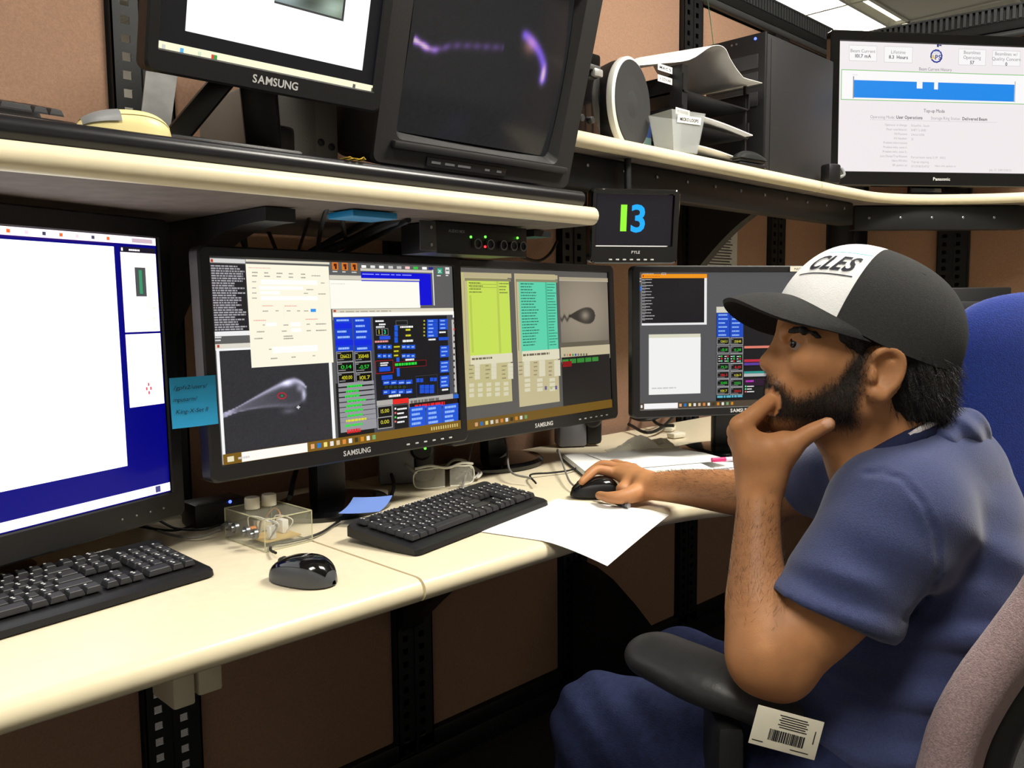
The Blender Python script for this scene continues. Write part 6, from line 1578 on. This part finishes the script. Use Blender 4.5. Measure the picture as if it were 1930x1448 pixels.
m1_ = ((X_ > 1370) & (X_ < 1482) & (D_ < 1.1))*sstep(915, 1000, Y_)*(1-sstep(1090, 1215, Y_)); m2_ = ((X_ > 1235) & (X_ < 1390) & (D_ > 1.3)).astype(float)*(NB@NU > -.2)
i_, g_ = pick(m1_, 1000, 3); strands('forearm_hair', V[i_], NB[i_], axf*.8+NB[i_]*.30+NR*.2, .010, .00010, STR, 4)
i_, g_ = pick(m2_, 800, 5); strands('forearm_hair', V[i_], NB[i_], ax2*.8+NB[i_]*.45, .011, .00015, STR, 6)
# --- eyes
EYE = mat('eye_white', (168, 158, 150), .15); IRIS = mat('dark_iris', (30, 20, 16), .1)
for s_ in (-1, 1):
    c_ = h(1508, 646, s_*.0358); o_ = Vector(c_)-man.location
    fw = (-RGT*.95+Vector(NF)*(s_*.30)).normalized(); q = fw.to_track_quat('Z', 'Y').to_matrix().to_4x4()
    q.translation = o_
    MB().lathe([(.0118*math.sin(PI*i/14)+1e-5, -.0118*math.cos(PI*i/14)) for i in range(15)], 24, 0, q, False).build('eyeball', EYE, man, sharp=180)
    MB().lathe([(.0066, .0099), (.0064, .0106), (.004, .0119), (.0002, .0124)], 20, 0, q, False).build('iris', IRIS, man, sharp=180)
# --- hair: eyebrows, sideburns, back of the head
HAIR = mat('black_hair', (20, 17, 16), .55, noise=.5, nscale=300, bump=.9, bscale=500)
S = Solid(np.minimum(h(1470, 840, -.12), h(1830, 600, .12))-.06, np.maximum(h(1470, 840, -.12), h(1830, 600, .12))+.06, .003)
for s_ in (-1, 1):
    S.chain([h(1481, 628, s_*.016), h(1488, 624, s_*.036), h(1508, 622, s_*.0500), h(1526, 626, s_*.0575), h(1546, 636, s_*.0625)], [.0032, .0046, .0044, .0036, .0022], .003)
    S.chain([h(1612, 632, s_*.062), h(1622, 668, s_*.062)], [.016, .008], .01)
    S.cone(h(1600, 630, s_*.060), h(1680, 640, s_*.068), .012, .012, .01)
    S.ell(h(1718, 715, s_*.048), (.036, .052, .028), k=.02)
    S.cone(h(1720, 660, s_*.066), h(1738, 740, s_*.060), .016, .014, .015)
S.ell(h(1722, 730), (.036, .058, .058), k=.02)
S.ell(h(1744, 700), (.030, .055, .050), k=.02)
S.ell(h(1740, 768), (.018, .032, .046), k=.02)
S.shift(lambda P: (lambda Q_: .0022*sines(Q_, 3, 420, 8)+.0012*sines(Q_, 5, 800, 5))(P-np.outer(P@NU, NU)*.82+np.outer(P@NU, NR)*.15))
V2, Q2 = S.mesh(); hair_ob = link_solid('hair', V2, Q2, HAIR, man, man.location)
nb = np.zeros(len(V2)*3, np.float32); hair_ob.data.vertices.foreach_get('normal', nb); NH = nb.reshape(-1, 3).astype(float)
hx, hy, hd = pxof(V2); i_, g_ = pick(((hx > 1670) & (hy > 640)).astype(float)+.6*((hx > 1590) & (hx < 1670)), 3600, 8)
strands('hair_strand', V2[i_], NH[i_], -NU*.95+NR*.35+NH[i_]*.30, .020, .00028, HAIR, 9, .25)
# --- t-shirt
SHIRT = mat('blue_heather_shirt', (56, 63, 98), .95, noise=.14, nscale=420, bump=.35, bscale=650, sheen=.2, spec=.15)
HEM = mat('navy_rib_trim', (34, 38, 66), .95, noise=.1, nscale=420, bump=.4, bscale=900, spec=.15)
slo = np.min([A(1460, 900, 1.5), A(1930, 1480, 1.0), A(1500, 1500, 1.4), A(1900, 800, 1.3), A(1460, 1200, .85)], 0)-.12
shi = np.max([A(1460, 850, 1.5), A(1930, 780, 1.3), A(1930, 900, 1.0), A(1500, 800, 1.5)], 0)+.12
T_s = Solid(slo, shi, .0045)
sq = (NF, 1.38)
T_s.chain([A(1742, 930, 1.14), A(1738, 1010, 1.14), A(1732, 1100, 1.135), A(1668, 1230, 1.13), A(1602, 1360, 1.12), A(1570, 1480, 1.11)], [.086, .112, .119, .113, .116, .12], .04, squash=sq)
T_s.chain([A(1790, 880, 1.12), A(1800, 980, 1.13), A(1815, 1075, 1.13)], [.058, .068, .070], .05)
T_s.cone(A(1712, 912, 1.03), A(1640, 890, 1.28), .052, .05, .05)
T_s.cone(A(1705, 960, 1.01), A(1740, 900, 1.06), .055, .05, .05)
T_s.cone(A(1760, 850, 1.08), A(1735, 850, 1.17), .045, .045, .04)
T_s.chain([A(1690, 985, 1.0), A(1650, 960, 1.02)], [.066, .05], .04)
# near sleeve with its open hem
n_ = (-.42*NR-.907*NU); hc = A(1560, 1148, .968)
T_s.cone(A(1684, 985, .992), A(1560, 1160, .966), .074, .0685, .03, clip=(hc, n_))
T_s.cone(A(1562, 1138, .967), A(1450, 1245, .966), .0475, .047, .004, mode='cut')
T_s.cone(A(1640, 1030, 1.0), A(1585, 1130, .985), .055, .055, .02, clip=(hc, n_))
# far sleeve
n2 = A(1490, 925, 1.47)-A(1585, 895, 1.33); n2 /= np.linalg.norm(n2); hc2 = A(1528, 900, 1.405)
T_s.cone(A(1590, 893, 1.32), A(1505, 915, 1.44), .062, .060, .03, clip=(hc2, n2))
T_s.cone(hc2-n2*.03, hc2+n2*.1, .050, .048, .004, mode='cut')
# neck opening
T_s.chain([h(1640, 780), h(1672, 860), h(1690, 905)], [.058, .060, .05], .006, mode='cut')
T_s.cone(h(1580, 800), h(1612, 885), .034, .036, .006, mode='cut')
# folds
axis_t = np.array(A(1735, 1000, 1.13)-A(1640, 1400, 1.12)); axis_t /= np.linalg.norm(axis_t)
SEAM = [(1630, 893), (1664, 890), (1702, 905), (1740, 950), (1765, 1010), (1770, 1070), (1752, 1120), (1705, 1168)]
def folds(P):
    x, y, D = pxof(P)
    w1 = np.sin((P@axis_t)*95+1.3*np.sin(P@NR*16+P@NF*9)+.8*sines(P, 21, 14, 3))
    low = sstep(1080, 1200, y)
    sl = sstep(1030, 1100, y)*(1-sstep(1600, 1700, x))*(D < 1.05)
    w2 = np.sin((P@(.25*NR+.97*NU))*150+1.5*np.sin(P@NR*14)+sines(P, 8, 20, 3))
    w3 = np.sin(P@(NR*.5+NU*.85)*105+2*np.sin(P@NU*11)+sines(P, 2, 18, 3))
    up = sstep(1500, 1600, x)*(1-low)
    seam_ = np.full(len(P), 1e9)
    for (xa, ya), (xb, yb) in zip(SEAM[:-1], SEAM[1:]):
        t_ = np.clip(((x-xa)*(xb-xa)+(y-ya)*(yb-ya))/((xb-xa)**2+(yb-ya)**2), 0, 1); seam_ = np.minimum(seam_, np.hypot(x-xa-t_*(xb-xa), y-ya-t_*(yb-ya)))
    groove = (D < 1.07)*(.0022*np.exp(-(seam_/4.5)**2)-.0012*np.exp(-((seam_-11)/5)**2))
    return groove-.0060*low*np.maximum(w1, -.3)-.0034*sl*w2-.0026*up*w3*sstep(930, 1060, y)+.0012*sines(P, 11, 40, 5)
T_s.shift(folds)
V3_, Q3_ = T_s.mesh(); V3_ = smooth_mesh(V3_, Q3_, 1)
link_solid('t_shirt', V3_, Q3_, SHIRT, man, man.location)
def mloc(p_): return Vector(p_)-man.location
# collar band and bunched cloth at the nape
S = Solid(np.minimum(A(1560, 930, .98), A(1860, 770, 1.25))-.08, np.maximum(A(1560, 930, .98), A(1860, 770, 1.25))+.08, .003)
ringp = smooth_path([Vector(A(1592, 905, 1.10)), Vector(A(1622, 892, 1.042)), Vector(A(1672, 862, 1.012)), Vector(A(1730, 832, 1.022)), Vector(A(1784, 812, 1.07)), Vector(A(1792, 806, 1.12)), Vector(A(1760, 812, 1.17)), Vector(A(1690, 838, 1.195)), Vector(A(1625, 870, 1.18)), Vector(A(1590, 895, 1.14)), Vector(A(1592, 905, 1.10))], 4)
for a, b in zip(ringp[:-1], ringp[1:]): S.cone(V3(a)+NU*.006, V3(b)+NU*.006, .0105, .0105, .006)
V2, Q2 = S.mesh(); link_solid('collar', V2, Q2, HEM, man, man.location)
S = Solid(np.minimum(A(1720, 900, .98), A(1880, 760, 1.25))-.08, np.maximum(A(1720, 900, .98), A(1880, 760, 1.25))+.08, .003)
S.chain([A(1735, 858, 1.03), A(1800, 818, 1.045), A(1818, 806, 1.10), A(1795, 815, 1.17)], [.014, .021, .023, .017], .02)
S.chain([A(1822, 812, 1.06), A(1838, 850, 1.075), A(1838, 890, 1.09)], [.016, .020, .02], .02)
S.shift(lambda P: -.003*np.sin(P@(NR*.8+NU*.6)*190+sines(P, 4, 40, 3)))
V2, Q2 = S.mesh(); V2 = smooth_mesh(V2, Q2, 1); link_solid('nape_fold', V2, Q2, SHIRT, man, man.location)
lan = smooth_path([Vector(A(1690, 838, 1.006)), Vector(A(1722, 818, 1.012)), Vector(A(1755, 800, 1.03)), Vector(A(1770, 796, 1.06))], 4)
mb = MB(); mb.tube([mloc(p_) for p_ in lan], .0045, 8); mb.build('lanyard', mat('white_and_red_lanyard', (196, 190, 196), .7, noise=.3, nscale=90), man)
# --- jeans and shoes
JEANS = mat('dark_blue_denim', (31, 37, 66), .9, noise=.22, nscale=90, bump=.5, bscale=500, spec=.2)
k1 = A(1140, 1372, 1.28); k2 = A(1285, 1262, 1.62); hp1 = A(1600, 1475, 1.06); hp2 = A(1600, 1400, 1.30)
f1 = k1*1; f1[2] = .06; f1[:2] += (-.01, .03); f2 = k2*1; f2[2] = .06; f2[:2] += (.0, .05)
J = Solid(np.min([k1, k2, hp1, hp2, f1, f2], 0)-.16, np.max([k1, k2, hp1, hp2, f1, f2], 0)+.16, .006)
J.cone(hp1, k1, .092, .074, .04); J.cone(hp2, k2, .092, .072, .04); J.cone(hp1, hp2, .10, .10, .05)
J.chain([k1, k1*.5+f1*.5, f1], [.072, .062, .055], .03); J.chain([k2, k2*.5+f2*.5, f2], [.07, .06, .055], .03)
def jf(P):
    x, y, D = pxof(P); dk = np.sqrt(((P-k1)**2).sum(1)); return -.0035*np.sin(P@(NR*.8+NU*.6)*120+1.6*np.sin(P@NU*18)+sines(P, 6, 25, 3))*np.exp(-(dk/.13)**2)+.0012*sines(P, 9, 30, 5)
J.shift(jf)
V2, Q2 = J.mesh(); V2 = smooth_mesh(V2, Q2, 1); link_solid('jeans', V2, Q2, JEANS, man, man.location)
for f_ in (f1, f2):
    b_ = Vector((f_[0], f_[1], 0))-man.location; b_.z = -man.location.z
    S = Solid(np.array([f_[0]-.25, f_[1]-.25, -.01]), np.array([f_[0]+.25, f_[1]+.25, .16]), .006)
    d2 = np.array([-.6, .8, 0]); S.cone(np.array([f_[0], f_[1], .05])-d2*.04, np.array([f_[0], f_[1], .035])+d2*.17, .046, .036, .02); S.cone(np.array([f_[0], f_[1], .10]), np.array([f_[0], f_[1], .05]), .045, .045, .02)
    S.f = np.maximum(S.f, (.002-(S.o[2]+S.h*np.arange(S.n[2])))[None, None, :].astype(np.float32))
    V2, Q2 = S.mesh(); link_solid('shoe', V2, Q2, mat('black_shoe_leather', (26, 24, 24), .5), man, man.location)
# --- cap
cth = R(24.3); PXM = HD/FPX
cF = (-RGT*math.cos(cth)+UPV*math.sin(cth)); cU = (RGT*math.sin(cth)+UPV*math.cos(cth)); cS = -FWD
cC = Vector(h(1635, 628))-man.location
def cpt(f_, s_, u_): return cC+cF*f_+cS*s_+cU*u_
CA, CB, CH = 173*PXM, .0885, 150*PXM
def crown(phi, t, off=0.0):
    s_ = t*PI/2; rad = max(0, math.cos(max(s_, 0)))**.72; up = CH*max(0, math.sin(s_))**.86
    ap = 9*PXM
    bul = 1.0+.0*math.cos(phi)
    bias = 1-.035*math.sin(s_*2) if math.cos(phi) > 0 else 1.0
    f_ = (CA+off)*math.cos(phi)*rad*bias+ap*(1-rad); q_ = (CB+off)*math.sin(phi)*rad
    return cpt(f_, q_, up*(1+off/CH)-.004*(1-t)-.022*math.sin(phi)**2*(1-t)**1.5)
CAPW = mat('white_cap_cloth', (240, 240, 242), .9, noise=.02, nscale=200, bump=.3, bscale=700)
CAPB = mat('charcoal_cap_cloth', (52, 52, 52), .95, noise=.12, nscale=300, bump=.4, bscale=800, spec=.2)
seam = R(55)
def panel(name, p0, p1, m_, nseg):
    P = [[crown(p0+(p1-p0)*i/nseg, (j/18)*.9995) for j in range(19)] for i in range(nseg+1)]
    mb = MB(); mb.sheet(P, -.0022); return mb.build(name, m_, man, sharp=60)
fpan = panel('cap_front_panel', -seam, seam, CAPW, 28)
for i in range(4): panel('cap_panel', seam+(2*PI-2*seam)*i/4, seam+(2*PI-2*seam)*(i+1)/4, CAPB, 12)
for i in range(5):
    a = seam+(2*PI-2*seam)*i/4
    MB().tube([crown(a, .02+.95*j/14, .0006) for j in range(15)], .0009, 6).build('cap_seam', CAPB, man)
bp = crown(0, 1.0); MB().lathe([(.008, -.002), (.0078, .002), (.005, .005), (.0005, .006)], 18, 0, Matrix.Translation(bp) @ cU.to_track_quat('Z', 'Y').to_matrix().to_4x4()).build('cap_button', CAPB, man)
for a in (R(100), R(-100)):
    q_ = crown(a, .62, .001); nn = (crown(a, .62, .01)-crown(a, .62)).normalized(); n3 = 14
    MB().tube([q_+(Matrix.Rotation(2*PI*i/n3, 3, nn) @ nn.orthogonal().normalized())*.0035 for i in range(n3+1)], .0009, 6).build('cap_eyelet', CAPB, man)
P = []
for i in range(33):
    ps = -1+2*i/32; phi = ps*R(72); a_ = abs(ps)
    fi, si, ui = CA*math.cos(phi)*1.0, CB*math.sin(phi), -.003-.022*math.sin(phi)**2
    fo = (34+(266-34)*(1-a_**2.4)**.62)*PXM; so = .083*math.copysign(a_**.85, ps); uo = (-56*(1-a_**6)-38*a_**6-26*(a_**2)*(1-a_**6))*PXM
    row = []
    for j in range(9):
        v_ = j/8; row.append(cpt(fi+(fo-fi)*v_-.004*(1-v_), si+(so-si)*v_, ui+(uo-ui)*v_+.006*math.sin(PI*v_)*(1-a_)))
    P.append(row)
mb = MB(); mb.sheet(P, .0048); mb.build('cap_brim', CAPB, man, sharp=60)
# lettering on the white panel
def capmap(x, y): return crown(x/.098, .205+y/.145+1.7*(x-.02), .0034)
for tx, x0, y0, hh, m_ in (('CLES', .024, 0.0, .0215, INK),):
    Vt, Ft = text_geo(tx, hh, 'l', 1, .28, width=.058); link_mesh('cap_lettering', [capmap(a[0]+x0, a[1]+y0) for a in Vt], Ft, mat('black_thread', (24, 28, 40), .8), man)
for (x0, x1, y_, m_) in ((.018, .088, -.007, MATS['black_thread']), (.032, .094, .029, mat('teal_thread', (60, 150, 160), .8))):
    mb = MB(); mb.sheet([[capmap(x0+(x1-x0)*i/16, y_+dy) for dy in (0, .0014)] for i in range(17)]); mb.build('cap_stitch_line', m_, man)
